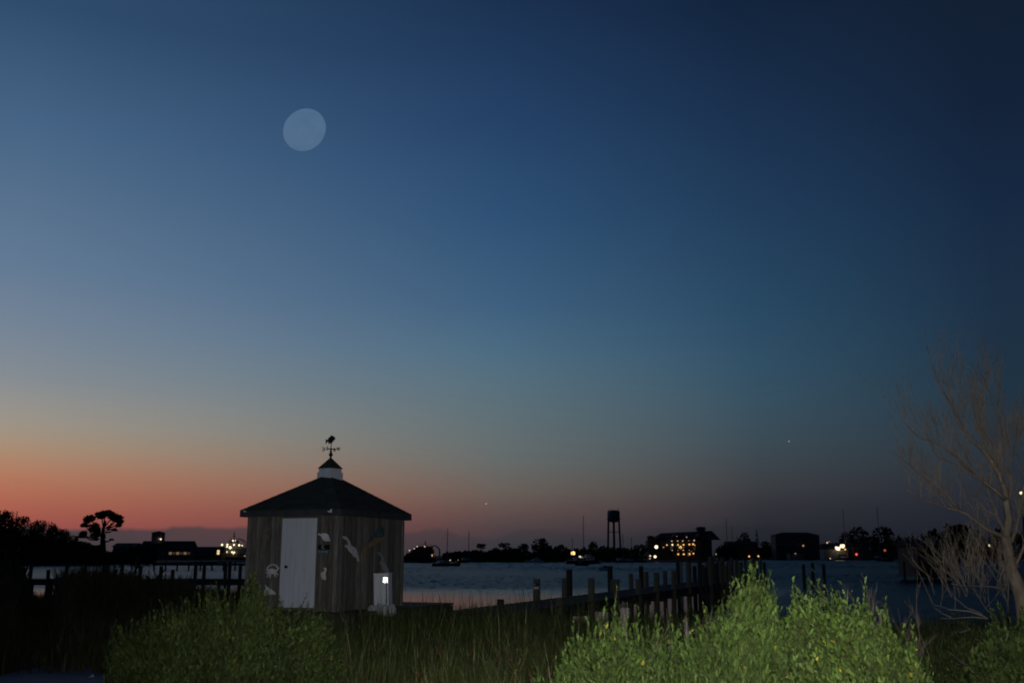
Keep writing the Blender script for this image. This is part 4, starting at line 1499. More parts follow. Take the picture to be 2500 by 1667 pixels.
street_lamp(*r7(452, 797), 470, .78, "lamp_white", "bright white quay lamp at the hotel's left wing")
street_lamp(*r7(420, 1050), 420, .55, "lamp_white", "yellowish quay lamp low before the hotel's left wing")
street_lamp(*r7(292, 1030), 421, .34, "lamp_pink", "upper faint lamp of a stacked pair left of the hotel")
street_lamp(*r7(285, 1098), 416, .34, "lamp_dim", "lower faint lamp of a stacked pair left of the hotel")
street_lamp(*r7(640, 805), 468, .30, "lamp_dim", "very dim lamp between hotel's white quay lamp and its galleries")
street_lamp(1399, 1350, 418, .85, "lamp_big", "big orange quay lamp over the pale motor yacht")
street_lamp(1829, 1357.5, 610, .50, "lamp_warm", "left one of two warm lamps above the tall leafy shrub tip")
street_lamp(1851.5, 1357, 610, .50, "lamp_warm", "right one of two warm lamps above the tall leafy shrub tip")
street_lamp(2091, 1352.5, 590, .62, "lamp_red", "bright red harbour lamp right of the lit quay house")
street_lamp(2027, 1362.5, 560, .28, "lamp_pink", "tiny pale lamp at the waterline below the lit quay house")
street_lamp(2415, 1332, 430, .55, "lamp_white", "bright white lamp seen through the bare tree's twigs")
street_lamp(2493, 1203, 60, .085, "lamp_white", "small white street lamp high beside the bare tree's trunk", group="lamp near the bare tree")
street_lamp(1748, 1352, 470, .30, "lamp_dim", "faint grey lamp right of the hotel's lit galleries")

# dark house right of the hotel with bay front
o, _ = gable_house("balcony_house", "broad dark flat roofed house with a dim orange lamp, right of the hotel", "house", 1893, 2000, 1306, 1299, 640, "siding", depth=12, roof_type="hip",
                   windows=[(1912, 1318, 2.6, 2.4, "glass"), (1930, 1318, 2.6, 2.4, "glass"), (1950, 1318, 2.0, 2.0, "glass"), (1980, 1318, 2.0, 2.0, "glass"), (1910, 1335, 2.6, 2.4, "glass"), (1985, 1335, 2.4, 2.4, "glass")])
q0 = at(1892, 1330, 637)
MB().box((at(1920, 1330, 637).x, 638, q0.z), (15, 3.0, 0.3)).build("balcony", M["trim_w"], o)
lamp_part(o, 1961, 1331.5, 636.5, 0.55, "lamp_dim")
o, _ = gable_house("boat_shed", "small pale gabled boat shed at the water below the balcony house", "boat shed", 1928, 1962, 1350, 1338, 628, "siding_w", depth=8)
lamp_part(o, 1942, 1350.5, 627, 0.36, "lamp_dim")
# gabled quay house lit by lamps
o, _ = gable_house("quay_house", "low quay house with brightly lit porch and red brown wall", "house", 2012, 2070, 1340, 1327, 600, "siding_w", depth=9,
                   windows=[(2045, 1338.5, 2.4, 1.7, "win_bright"), (2056.5, 1332.5, 2.4, 1.9, "win_bright")])
lamp_part(o, 2047, 1339, 597.6, 1.0, "lamp_white")
lamp_part(o, 2042, 1336.5, 597.6, 0.75, "lamp_white")
lamp_part(o, 2054, 1333, 597.6, 0.85, "lamp_white")
lamp_part(o, 2058.5, 1331.5, 597.6, 0.85, "lamp_white")
lamp_part(o, 2059, 1336, 597.6, 0.5, "lamp_warm")
lamp_part(o, 2063.5, 1340.5, 597.6, 0.45, "lamp_warm")
lamp_part(o, 2019.5, 1324, 597.0, 0.42, "lamp_pink")
lamp_part(o, 2024.5, 1321.5, 597.0, 0.28, "lamp_dim")
o, _ = gable_house("warehouse", "long low dark warehouse right of the lit quay house", "building", 2082, 2132, 1334, 1321, 600, "siding", depth=10,
                   windows=[(2095, 1340, 2, 1.6, "glass"), (2110, 1340, 2, 1.6, "glass"), (2124, 1338, 1.2, 1.4, "trim_w")])
o, _ = gable_house("low_house", "low dark house between the hotel and the balcony house", "house", 1775, 1850, 1328, 1321, 620, "siding_b", depth=9,
                   windows=[(1790 + 14 * k, 1337, 1.6, 1.6, "glass") for k in range(4)])
# old boathouse on piles, right
BY = 118.0
o, _ = gable_house("boathouse", "old brown boathouse on piles behind the bare tree's lower twigs", "boathouse", 2238, 2330, 1332, 1317, BY, "siding_b", depth=6)
for k in range(5):
    x_ = at(2238, 1390, BY).x + k * 1.02
    pile_obj(x_, BY - .15, -0.9, 1.0, 0.12, "pile_dark", o)
q = at(2248, 1388, BY - 1.2)
MB().box((q.x, BY - 1.2, 1.25), (2.2, 2.2, 0.12)).build("landing", M["plank"], o)
for dx in (-.95, .95):
    pile_obj(q.x + dx, BY - 2.2, -.9, 1.3, 0.1, "pile_dark", o)

# water tower
TY = 550.0
tz0, tz1 = at(1497, 1270, TY).z, at(1497, 1246, TY).z
tx0 = at(1498, 1258, TY).x
tr = 31 * mpp(TY) / 2
tower = thing("water_tower", "tall dark water tower with a drum tank on slender legs", "water tower", (tx0, TY, 0.5))
MB().lathe([(tr * .35, -1.0), (tr * .8, -.55), (tr, 0.3), (tr, tz1 - tz0 - .9), (tr * .9, tz1 - tz0 - .1), (tr * .3, tz1 - tz0 + .25)], 24, (tx0, TY, tz0)).build("tank", M["tank"], tower, smooth=True)
MB().lathe([(tr * .9, .6), (tr * 1.16, .6), (tr * 1.16, .75), (tr * .9, .75)], 24, (tx0, TY, tz0)).build("balcony", M["steel"], tower)
b = MB()
for k in range(10):
    a = 2 * math.pi * k / 10
    b.tube([(tx0 + tr * .85 * math.cos(a), TY + tr * .85 * math.sin(a), tz1 - .3), (tx0 + tr * .85 * math.cos(a), TY + tr * .85 * math.sin(a), at(1497, 1241.5 + (k % 3), TY).z)], 0.07, 4)
b.build("antennas", M["steel"], tower)
for k in range(6):
    a = 2 * math.pi * (k + .35) / 6
    MB().tube([(tx0 + tr * .95 * math.cos(a), TY + tr * .95 * math.sin(a), tz0 + .8), (tx0 + tr * 1.2 * math.cos(a), TY + tr * 1.2 * math.sin(a), 0.4)], 0.45, 6).build("leg", M["steel"], tower)
MB().tube([(tx0, TY, tz0 - .8), (tx0, TY, .4)], 0.28, 8).build("riser_pipe", M["steel"], tower)
zb_ = at(1497, 1298, TY).z
b = MB()
pts = [(tx0 + tr * 1.06 * math.cos(2 * math.pi * (k + .35) / 6), TY + tr * 1.06 * math.sin(2 * math.pi * (k + .35) / 6), zb_) for k in range(6)]
for k in range(6):
    b.tube([pts[k], pts[(k + 1) % 6]], 0.11, 4)
b.build("brace_ring", M["steel"], tower)

# lattice mast far left
lm = at(38, 1247, 300)
ra = thing("radio_mast", "thin pale lattice mast rising out of the dark trees at far left", "mast", (lm.x, 300, 0.4))
b = MB()
for dx, dy in ((-.55, 0), (.55, 0), (0, .9)):
    b.tube([(lm.x + dx, 300 + dy, 0.4), (lm.x + dx, 300 + dy, lm.z)], 0.07, 4)
z = 6.0
s = 1
while z < lm.z - 1:
    b.tube([(lm.x - .55 * s, 300, z), (lm.x + .55 * s, 300, z + .9)], 0.05, 4)
    z += .9
    s = -s
b.build("lattice", M["siding_w"], ra)

# ================================================================== DISTANT TREES
def clump_mesh(name, blobs, n, size, seed, spiky=0.0):
    """many leaf-clump faces spread through a set of ellipsoids (cx,cy,cz,rx,ry,rz)"""
    r_ = np.random.default_rng(seed)
    vol = np.array([b[3] * b[5] for b in blobs])
    vol = vol / vol.sum()
    pick = r_.choice(len(blobs), n, p=vol)
    B = np.array(blobs)[pick]
    d = r_.normal(size=(n, 3))
    d /= np.linalg.norm(d, axis=1)[:, None]
    rad = r_.uniform(0.35, 1.08, n) ** 0.6
    c = B[:, :3] + d * B[:, 3:6] * rad[:, None]
    a = r_.normal(size=(n, 3)); a /= np.linalg.norm(a, axis=1)[:, None]
    if spiky:
        a = a * (1 - spiky) + np.array([0, 0, 1.0]) * spiky
    e = np.cross(a, r_.normal(size=(n, 3))); e /= np.linalg.norm(e, axis=1)[:, None]
    s_ = size * r_.uniform(0.5, 1.3, n)[:, None]
    V = np.stack([c - a * s_, c + e * s_ * .55, c + a * s_, c - e * s_ * .55], 1).reshape(-1, 3)
    i = np.arange(n)[:, None] * 4
    F = np.concatenate([i + np.array([0, 1, 2]), i + np.array([0, 2, 3])], 1).reshape(-1, 3)
    return tri_mesh(name, V, F)


tseed = [100]


def far_tree(px, ytop, wpx, Y, label, shape="round", group="trees along the far shore", zb=0.5, density=1.0, name="tree", clump=None):
    tseed[0] += 1
    rg = random.Random(tseed[0])
    top = at(px, ytop, Y).z
    x = xat(px, Y, top * .6)
    w = wpx * mpp(Y) / 2
    h = top - zb
    o = thing(name, label, "tree", (x, Y, zb), group)
    blobs = []
    if shape == "round":
        blobs.append((x, Y, zb + h * .62, w * .85, w * .7, h * .36))
        for k in range(6):
            a = rg.uniform(0, 2 * math.pi)
            rr = rg.uniform(.3, .45) * w
            blobs.append((x + math.cos(a) * w * .55, Y + math.sin(a) * w * .5, zb + h * rg.uniform(.45, .85), rr * 1.1, rr, min(rr, h * .2)))
        blobs.append((x + rg.uniform(-.2, .2) * w, Y, zb + h * .86, w * .45, w * .4, h * .13))
        blobs.append((x, Y, zb + h * .25, w * .8, w * .6, h * .25))
    elif shape == "flat":
        blobs.append((x, Y, zb + h * .9, w, w * .7, h * .09))
        blobs.append((x - w * .3, Y, zb + h * .8, w * .55, w * .5, h * .08))
        blobs.append((x + w * .35, Y, zb + h * .76, w * .5, w * .5, h * .08))
        blobs.append((x, Y, zb + h * .3, w * .9, w * .6, h * .3))
    elif shape == "bank":
        for k in range(9):
            f = (k + .5) / 9 * 2 - 1
            hh = h * rg.uniform(.82, 1.0) * (1 - .15 * f * f)
            blobs.append((x + f * w, Y + rg.uniform(-2, 2), zb + hh * .5, w * .17, w * .16, hh * .5))
    elif shape == "dome":
        for k in range(7):
            f = k / 6
            blobs.append((x + rg.uniform(-.25, .25) * w, Y + rg.uniform(-1, 1), zb + h * (.12 + .72 * f), w * (1.0 - .5 * f * f), w * .8, h * .16))
        for k in range(3):
            blobs.append((x + rg.uniform(-.5, .5) * w, Y, zb + h * rg.uniform(.86, .95), w * .2, w * .2, h * .07))
    elif shape == "spire":
        for k in range(6):
            f = k / 5
            blobs.append((x + rg.uniform(-.1, .1) * w, Y, zb + h * (.15 + .75 * f), w * (1.0 - .75 * f), w * (.8 - .6 * f), h * .14))
    n = int((500 if shape != "bank" else 900) * density)
    size = (clump or 1.0) * max(0.45, w * .16) if shape != "bank" else (clump or 1.0) * 0.75
    link("crown", clump_mesh("crown", blobs, n, size, tseed[0], {"spire": .35, "dome": .3}.get(shape, 0)), M["far_leaf"], o)
    b = MB()
    b.tube([(x, Y, zb - .3), (x + rg.uniform(-.2, .2), Y, zb + h * .4), (x + rg.uniform(-.4, .4), Y, zb + h * .72)], [max(.12, w * .09), max(.1, w * .06), .06], 6)
    for k in range(4):
        bl_ = blobs[min(len(blobs) - 1, k + 1)]
        b.tube([(x, Y, zb + h * .35), (bl_[0], bl_[1], bl_[2])], [max(.09, w * .045), .04], 5)
    b.build("trunk", M["far_bark"], o)
    return o


FT = [
    (1108, 1345, 50, 425, "bank", "low dark scrub where the far shore begins, right of the ferry"),
    (1150, 1340, 62, 425, "bank", "low even dark thicket under the faint thin mast"),
    (1174, 1326, 26, 430, "flat", "flat topped small tree standing above the far thicket"),
    (1209, 1336, 26, 428, "round", "small round tree left of a flat crowned pair on the far shore"),
    (1231, 1324, 30, 432, "flat", "flat crowned tree between small round tree and highest tree"),
    (1253, 1333, 40, 428, "bank", "low dark thicket left of the highest far shore tree"),
    (1278, 1325, 34, 430, "round", "round tree leaning on the highest far shore tree's left side"),
    (1319, 1313, 52, 430, "round", "highest broad tree of the far shore left of the yacht"),
    (1345, 1331, 36, 427, "bank", "low thicket between the highest tree and a rounded one"),
    (1370, 1327, 30, 430, "round", "rounded tree right of the highest far shore tree"),
    (1402, 1336, 48, 428, "bank", "low dark thicket behind the big orange quay lamp"),
    (1449, 1320, 28, 430, "round", "small dome shaped tree left of the water tower"),
    (1432, 1335, 36, 428, "bank", "low dark thicket behind the two masted sailboat"),
    (1480, 1331, 52, 430, "bank", "low dark thicket in front of the water tower's legs"),
    (1525, 1334, 56, 430, "bank", "low dark thicket right of the water tower's legs"),
    (1565, 1328, 40, 432, "round", "bushy dark tree at the hotel's left end"),
    (1775, 1321, 46, 500, "bank", "low dark thicket at the hotel's right end"),
    (1816, 1298, 44, 640, "round", "tall round dark tree between the hotel and the balcony house"),
    (1848, 1295, 20, 640, "spire", "narrow upright tree beside the tall round dark tree"),
    (1872, 1320, 34, 660, "round", "small dark tree left of the balcony house"),
    (2024, 1319, 44, 660, "bank", "low dark trees behind the lit quay house"),
    (2066, 1297, 40, 640, "round", "dark round tree at the left shoulder of a big tree pair"),
    (2098, 1284, 58, 640, "round", "big dark tree above the quay, left of a tall thin mast"),
    (2152, 1283, 60, 640, "round", "big dome shaped dark tree right of the tall thin mast"),
    (2130, 1306, 44, 650, "round", "lower dark tree filling the gap between two big trees"),
    (2192, 1302, 46, 560, "bank", "low dark thicket right of the dome shaped big tree"),
    (2232, 1298, 52, 520, "bank", "rising dark thicket left of the boathouse"),
    (2282, 1290, 58, 480, "round", "broad dark tree behind the old boathouse"),
    (2334, 1278, 90, 460, "round", "largest dark tree mound behind the bare tree's twigs"),
    (2392, 1294, 70, 450, "bank", "dark thicket right of the largest tree mound"),
    (2450, 1290, 80, 440, "round", "dark tree behind the bare tree's trunk"),
    (2500, 1294, 60, 440, "round", "dark tree behind the white street lamp's pole"),
]
for px, yt, w, Y, sh, lab in FT:
    far_tree(px, yt, w, Y, lab, sh)
# ground-level scrub closing the gaps along the quay
for px, w, Y, yt, lab in [(1230, 250, 424, 1341, "low scrub line at the water under the far trees"), (1440, 230, 424, 1339, "low scrub line behind the moored yacht and work boat"),
                          (1850, 200, 655, 1330, "low scrub line between the hotel and the balcony house"), (2090, 220, 650, 1320, "low scrub line behind quay house and warehouse"),
                          (2330, 280, 430, 1316, "low scrub line behind the boathouse and bare tree")]:
    far_tree(px, yt, w, Y, lab, "bank", density=5.0, name="scrub", group="scrub along the far shore")["category"] = "shrub"


def r6(x, y):
    return x * 0.20408, 1240 + y * 0.20408


LT = [(-40, 20, 200, "dark evergreen at the photo's left margin, topmost of the slope"), (60, 38, 130, "dark evergreen just left of the lattice mast"), (150, 130, 110, "dark evergreen at the lattice mast's foot"),
      (225, 92, 110, "dark evergreen with a blunt top right of the lattice mast"), (310, 100, 120, "dark evergreen on the upper slope, second right of the mast"), (390, 150, 110, "dark evergreen halfway up the slope"),
      (450, 132, 90, "dark evergreen with a pointed tip halfway along the slope"), (520, 180, 110, "dark evergreen below the pointed one on the slope"), (598, 160, 80, "dark evergreen with a thin spike tip on the slope"),
      (670, 212, 110, "dark evergreen on the lower slope after the spike tip"), (742, 240, 90, "dark evergreen with ragged tip on the lower slope"), (805, 280, 100, "dark evergreen near the bottom of the slope"),
      (870, 325, 90, "small dark evergreen at the bottom of the slope"), (935, 390, 110, "low dark shrub tree left of the lone pine"), (1030, 402, 110, "low dark shrub tree nearest the lone pine's left foot"),
      (1130, 440, 140, "low dark shrub tree under the lone pine")]
for k, (x, y, w, lab) in enumerate(LT):
    px, py = r6(x, y)
    far_tree(px, py, w * .46, 296 + (k % 3) * 3, lab, "dome", group="evergreens on the left bank", density=7.0, clump=.55)
for px, w, yt, lab in [(60, 190, 1300, "broad dark thicket filling the foot of the left slope"), (190, 130, 1335, "dark thicket at the foot of slope before the lone pine"), (300, 140, 1343, "dark thicket along the bank right of the lone pine"), (350, 60, 1324, "small rounded thicket left of the lookout house")]:
    far_tree(px, yt, w, 296, lab, "bank", group="thickets on the left bank", density=3.0, name="thicket")

# the lone pine
PY_ = 305.0
pine = thing("pine_tree", "lone spreading pine with open branches against the red sky", "tree", (at(251, 1330, PY_).x, PY_, 0.4))
blobs = []
S6 = 0.20408 * mpp(PY_)
limbs = MB()


def p6(x, y, dy=0):
    px, py = r6(x, y)
    p = at(px, py, PY_)
    return Vector((p.x, PY_ + dy, p.z))


tk = [p6(1235, 620), p6(1232, 430), p6(1228, 330), p6(1240, 230), p6(1265, 150)]
limbs.tube(tk, [0.95, 0.8, 0.62, 0.42, 0.25], 7)
fork = [(1228, 400), (1180, 370), (1130, 320)]
rgp = random.Random(4)
for bx, by, rx, ry, sx, sy in [(1110, 130, 78, 42, 1190, 300), (1190, 90, 50, 35, 1240, 230), (1265, 72, 95, 45, 1250, 200), (1330, 105, 70, 48, 1250, 220), (1425, 112, 48, 30, 1290, 230), (1442, 165, 40, 32, 1290, 240),
                               (1425, 205, 42, 16, 1280, 260), (1362, 258, 28, 12, 1260, 290), (1022, 205, 50, 28, 1170, 350), (1120, 225, 55, 62, 1190, 340), (1012, 312, 50, 38, 1160, 360), (1098, 325, 42, 38, 1180, 370),
                               (1180, 275, 28, 45, 1215, 330), (1275, 335, 26, 22, 1240, 380), (1320, 375, 32, 7, 1250, 400), (1040, 345, 60, 10, 1170, 380), (1390, 140, 50, 30, 1270, 240), (1060, 160, 40, 25, 1180, 320)]:
    p = p6(bx, by, rgp.uniform(-2.5, 2.5))
    for k in range(3):
        blobs.append((p.x + rgp.uniform(-.5, .5) * rx * S6, p.y, p.z + rgp.uniform(-.4, .4) * ry * S6, rx * S6 * .85, rx * S6 * .6, ry * S6 * .8))
    s_ = p6(sx, sy)
    m_ = (s_ + p) / 2 + Vector((0, 0, -abs(p.x - s_.x) * .12))
    limbs.tube([s_, m_, p], [0.30, 0.2, 0.08], 5)
link("crown", clump_mesh("crown", blobs, 5200, 0.36, 77), M["far_leaf"], pine)
limbs.build("trunk", M["far_bark"], pine)


# ================================================================== NEAR VEGETATION
def shoots_mesh(tips, dirs, lens, leaf_len, leaf_w, nleaf, seed, curl=0.15, open_ang=(0.32, 0.74)):
    """leafy shoots: nleaf leaves up each shoot, every leaf a folded blade of 4 triangles"""
    r_ = np.random.default_rng(seed)
    S = len(tips)
    k = np.arange(nleaf)
    f = (k + 0.5) / nleaf                               # 0 at base .. 1 at tip
    f = np.broadcast_to(f, (S, nleaf)) + r_.uniform(-.04, .04, (S, nleaf))
    base = tips - dirs * lens[:, None]
    P = base[:, None, :] + dirs[:, None, :] * (lens[:, None, None] * f[..., None])
    # frame
    ref = np.where(np.abs(dirs[:, 2:3]) < .95, np.array([[0, 0, 1.0]]), np.array([[1.0, 0, 0]]))
    u = np.cross(dirs, ref); u /= np.linalg.norm(u, axis=1)[:, None]
    w = np.cross(dirs, u)
    ang = 2.39996 * k[None, :] + r_.uniform(0, 6.28, (S, 1)) + r_.uniform(-.4, .4, (S, nleaf))
    rad = u[:, None, :] * np.cos(ang)[..., None] + w[:, None, :] * np.sin(ang)[..., None]
    op = r_.uniform(open_ang[0], open_ang[1], (S, nleaf)) * (1.15 - .5 * f)
    L = dirs[:, None, :] * np.cos(op)[..., None] + rad * np.sin(op)[..., None]
    L /= np.linalg.norm(L, axis=2)[..., None]
    side = np.cross(L, dirs[:, None, :]) + 1e-6
    side /= np.linalg.norm(side, axis=2)[..., None]
    nor = np.cross(side, L)
    roll = r_.uniform(-.5, .5, (S, nleaf))[..., None]
    side, nor = side * np.cos(roll) + nor * np.sin(roll), nor * np.cos(roll) - side * np.sin(roll)
    ln = (leaf_len * r_.uniform(.6, 1.2, (S, 1)) * r_.uniform(.65, 1.15, (S, nleaf)) * (1 - .35 * f ** 3))[..., None]
    wd = ln * leaf_w * r_.uniform(.8, 1.2, (S, nleaf))[..., None]
    up = nor * ln * curl
    v0 = P
    v1 = P + L * ln * .42 + side * wd + up * .35
    v2 = P + L * ln * .42 - side * wd + up * .35
    v3 = P + L * ln * .76 + side * wd * .75 + up * .15
    v4 = P + L * ln * .76 - side * wd * .75 + up * .15
    vm = P + L * ln * .5 - up * .1
    v5 = P + L * ln - up * .35
    V = np.stack([v0, v1, v2, v3, v4, v5, vm], 2).reshape(-1, 3)
    n = S * nleaf
    i = (np.arange(n) * 7)[:, None]
    F = np.concatenate([i + np.array(q) for q in ([0, 1, 6], [0, 6, 2], [1, 3, 6], [6, 4, 2], [3, 5, 6], [6, 5, 4])], 1).reshape(-1, 3)
    return tri_mesh("foliage", V, F), base


def stems_mesh(segs, n=3):
    """segs: array of (p0,p1,r0,r1); thin tapered prisms"""
    p0 = np.array([s[0] for s in segs]); p1 = np.array([s[1] for s in segs])
    r0 = np.array([s[2] for s in segs]); r1 = np.array([s[3] for s in segs])
    d = p1 - p0
    ln = np.linalg.norm(d, axis=1)[:, None] + 1e-9
    d = d / ln
    ref = np.where(np.abs(d[:, 2:3]) < .95, np.array([[0, 0, 1.0]]), np.array([[1.0, 0, 0]]))
    u = np.cross(d, ref); u /= np.linalg.norm(u, axis=1)[:, None]
    w = np.cross(d, u)
    V = []
    for k in range(n):
        a = 2 * math.pi * k / n
        q = u * math.cos(a) + w * math.sin(a)
        V += [p0 + q * r0[:, None], p1 + q * r1[:, None]]
    V = np.stack(V, 1).reshape(-1, 3)
    i = (np.arange(len(segs)) * 2 * n)[:, None]
    fs = []
    for k in range(n):
        a, b_ = 2 * k, 2 * ((k + 1) % n)
        fs += [i + np.array([a, b_, b_ + 1]), i + np.array([a, b_ + 1, a + 1])]
    F = np.concatenate(fs, 1).reshape(-1, 3)
    return tri_mesh("stems", V, F)


def bush(label, profile, Y0, dep, n, leaf_len, leaf_w, mkey, seed, nleaf=20, slen=(.24, .46), yspread=1.0, name="shrub", dead=0, fork_up=1.05, group=None, floor=None):
    """profile: silhouette (image column,row); the crown is a rounded volume under it"""
    r_ = np.random.default_rng(seed)
    xs = [p[0] for p in profile]
    ys = [p[1] for p in profile]
    per = 9                                             # shoots grow in sprays of about nine from one branch
    nc = max(1, n // per)
    px = r_.uniform(xs[0], xs[-1], nc)
    phi = r_.uniform(0.0, 1.95, nc)                     # 0 front foot .. pi/2 top .. beyond: back
    rad = r_.uniform(0.74, 1.0, nc)
    rad[r_.uniform(size=nc) < 0.12] *= 0.78
    t_ = -np.cos(phi) * rad
    g_ = np.sin(phi) * rad
    top_first = r_.uniform(size=nc) < 0.24              # sprays that form the outline
    t_[top_first] = r_.uniform(-.25, .25, top_first.sum())
    g_[top_first] = r_.uniform(.9, .97, top_first.sum())
    peaks = [i for i in range(1, len(xs) - 1) if ys[i] < ys[i - 1] - 6 and ys[i] <= ys[i + 1]]
    for i in peaks:                                     # the tall tips seen in the outline
        for q in (.985, .95, .91, .87, .82, .77, .7):
            px = np.append(px, xs[i] + r_.normal(scale=4 + 60 * (1 - q)))
            t_ = np.append(t_, r_.uniform(-.3, .15))
            g_ = np.append(g_, q)
    pk = np.arange(len(px)) >= nc
    nc = len(px)
    n = nc * per
    own = np.repeat(np.arange(nc), per)
    lead = np.tile(np.arange(per), nc) == 0             # one leading shoot stands above its spray
    spread = leaf_len * 1.9
    px = px[own] + r_.normal(size=n) * spread * .8 / mpp(Y0) * np.where(lead, .3, 1) * np.where(pk[own], .55, 1)
    px = np.clip(px, xs[0], xs[-1])
    t_ = t_[own] + r_.normal(size=n) * spread * .7 / dep
    g_ = g_[own]
    pyt = np.interp(px, xs, ys)
    Y = Y0 + t_ * dep
    tips = np.zeros((n, 3))
    for i in range(n):
        top = at(px[i], pyt[i], Y0)
        zg = float(ground_h(top.x, Y0)) if floor is None else floor
        z = zg + (top.z - zg) * max(.03, g_[i]) + (leaf_len * r_.uniform(.7, 2.5) if lead[i] else -leaf_len * r_.uniform(0, 2.2))
        c = (px[i] - 1250) / FPX
        tips[i] = (c * (Y[i] * math.cos(PITCH) + (z - EYE) * math.sin(PITCH)), Y[i], z)
    cjit = r_.normal(scale=.2, size=(nc, 3))[own]
    cx = xat((xs[0] + xs[-1]) / 2, Y0)
    half = (xs[-1] - xs[0]) / 2 * mpp(Y0)
    out = np.stack([(tips[:, 0] - cx) / max(half, .1) * .45, t_ * .55 * yspread, np.full(n, fork_up)], 1)
    dirs = out + cjit + r_.normal(scale=.2, size=(n, 3))
    dirs[lead, 2] += .5
    dirs /= np.linalg.norm(dirs, axis=1)[:, None]
    lens = r_.uniform(slen[0], slen[1], n)
    me, base = shoots_mesh(tips, dirs, lens, leaf_len, leaf_w, nleaf, seed + 1)
    gz = float(ground_h(cx, Y0)) if floor is None else floor
    o = thing(name, label, "shrub", (cx, Y0, gz), group)
    link("foliage", me, M[mkey], o, kind="stuff")
    segs = [(base[i], tips[i] - dirs[i] * .02, .0035, .0015) for i in range(n)]
    # woody branches from a few root points out to the shoots
    roots = np.stack([cx + r_.uniform(-.7, .7, 9) * half, Y0 + r_.uniform(-.3, .3, 9) * dep, np.full(9, gz - .05)], 1)
    pick = r_.choice(n, min(n, 330), replace=False)
    for i in pick:
        rt = roots[np.argmin(np.abs(roots[:, 0] - base[i][0]) + r_.uniform(0, .25, 9))]
        m1 = rt + (base[i] - rt) * .45 + np.array([0, 0, .12]) + r_.normal(scale=.03, size=3)
        segs += [(rt, m1, .013, .008), (m1, base[i], .008, .0038)]
    link("stems", stems_mesh(segs), M["stem"], o, kind="stuff")
    if dead:
        ds = []
        for _ in range(dead):
            pxx = r_.uniform(xs[0] + 20, xs[-1] - 20)
            tp = at(pxx, np.interp(pxx, xs, ys) + r_.uniform(5, 75), Y0 + r_.uniform(-.2, .35) * dep)
            p = np.array(tp)
            for _k in range(r_.integers(3, 7)):
                d = np.array([r_.normal(scale=.25), r_.normal(scale=.2), 1.0])
                q = p + d / np.linalg.norm(d) * r_.uniform(.03, .085)
                b0 = p - np.array([r_.normal(scale=.02), 0, r_.uniform(.08, .2)])
                ds += [(b0, p, .0022, .0018), (p, q, .0018, .0008)]
                p = p + r_.normal(scale=.012, size=3)
        link("dead_twigs", stems_mesh(ds), M["deadstem"], o, kind="stuff")
    return o


# bright shrubs on the right, three of them
bush("bright narrow leaved shrub at centre right, left of the tall spiked one",
     [(1290, 1690), (1330, 1640), (1380, 1560), (1415, 1520), (1450, 1500), (1490, 1480), (1505, 1462), (1530, 1498), (1570, 1500), (1620, 1512), (1660, 1530), (1700, 1545), (1730, 1590)],
     5.6, 0.75, 1750, 0.047, 0.165, "leaf_bright", 21, nleaf=20, dead=8)
bush("bright narrow leaved shrub whose tall spiky tip rises highest of all",
     [(1640, 1600), (1690, 1515), (1720, 1490), (1760, 1478), (1776, 1440), (1788, 1412), (1802, 1398), (1818, 1412), (1840, 1372), (1858, 1396), (1882, 1402), (1897, 1432), (1906, 1480), (1925, 1490), (1950, 1500), (1990, 1560)],
     5.3, 0.75, 1950, 0.047, 0.165, "leaf_bright", 22, nleaf=20, dead=3)
bush("bright broad leaved shrub right of the tall spiked one",
     [(1900, 1600), (1915, 1500), (1935, 1425), (1950, 1430), (1970, 1415), (2000, 1408), (2020, 1440), (2050, 1424), (2062, 1480), (2090, 1450), (2115, 1440), (2130, 1500), (2160, 1465), (2168, 1470), (2175, 1530), (2225, 1525), (2250, 1560), (2275, 1640), (2290, 1690)],
     5.2, 0.8, 1750, 0.040, 0.20, "leaf_round", 23, nleaf=18, dead=3)
# left, farther shrub
bush("dim olive green shrub before the shed's left side",
     [(255, 1620), (265, 1560), (285, 1535), (330, 1520), (400, 1488), (440, 1475), (480, 1462), (520, 1440), (528, 1425), (545, 1448), (580, 1440), (600, 1408), (615, 1402), (635, 1415), (650, 1452), (690, 1470), (740, 1478), (790, 1490), (810, 1510), (835, 1580), (850, 1660)],
     8.4, 1.0, 2900, 0.052, 0.15, "leaf_dark", 24, nleaf=21, slen=(.25, .48))
# low, leafy shrub in the bottom right corner
bush("low leafy shrub under the bare tree in the bottom right corner",
     [(2355, 1690), (2375, 1600), (2400, 1560), (2425, 1490), (2440, 1500), (2470, 1520), (2500, 1495), (2540, 1500), (2590, 1520)],
     7.6, 0.9, 900, 0.060, 0.17, "leaf_dark", 25, nleaf=18)
bush("dark low scrub between the bright broad leaved shrub and the bare tree",
     [(2250, 1640), (2270, 1600), (2310, 1560), (2350, 1545), (2400, 1550), (2430, 1590)],
     9.8, 0.9, 500, 0.055, 0.12, "leaf_dark", 26, nleaf=12)
# dark shrubs on the left bank, out of the flash
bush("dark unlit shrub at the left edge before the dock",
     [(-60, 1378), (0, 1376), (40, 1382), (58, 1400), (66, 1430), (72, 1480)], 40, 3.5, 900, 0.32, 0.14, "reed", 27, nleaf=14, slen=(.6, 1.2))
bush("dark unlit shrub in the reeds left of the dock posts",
     [(150, 1440), (175, 1402), (230, 1396), (290, 1392), (340, 1398), (380, 1412), (410, 1440), (425, 1480)], 42, 3.0, 700, 0.30, 0.12, "reed", 28, nleaf=14, slen=(.6, 1.2))


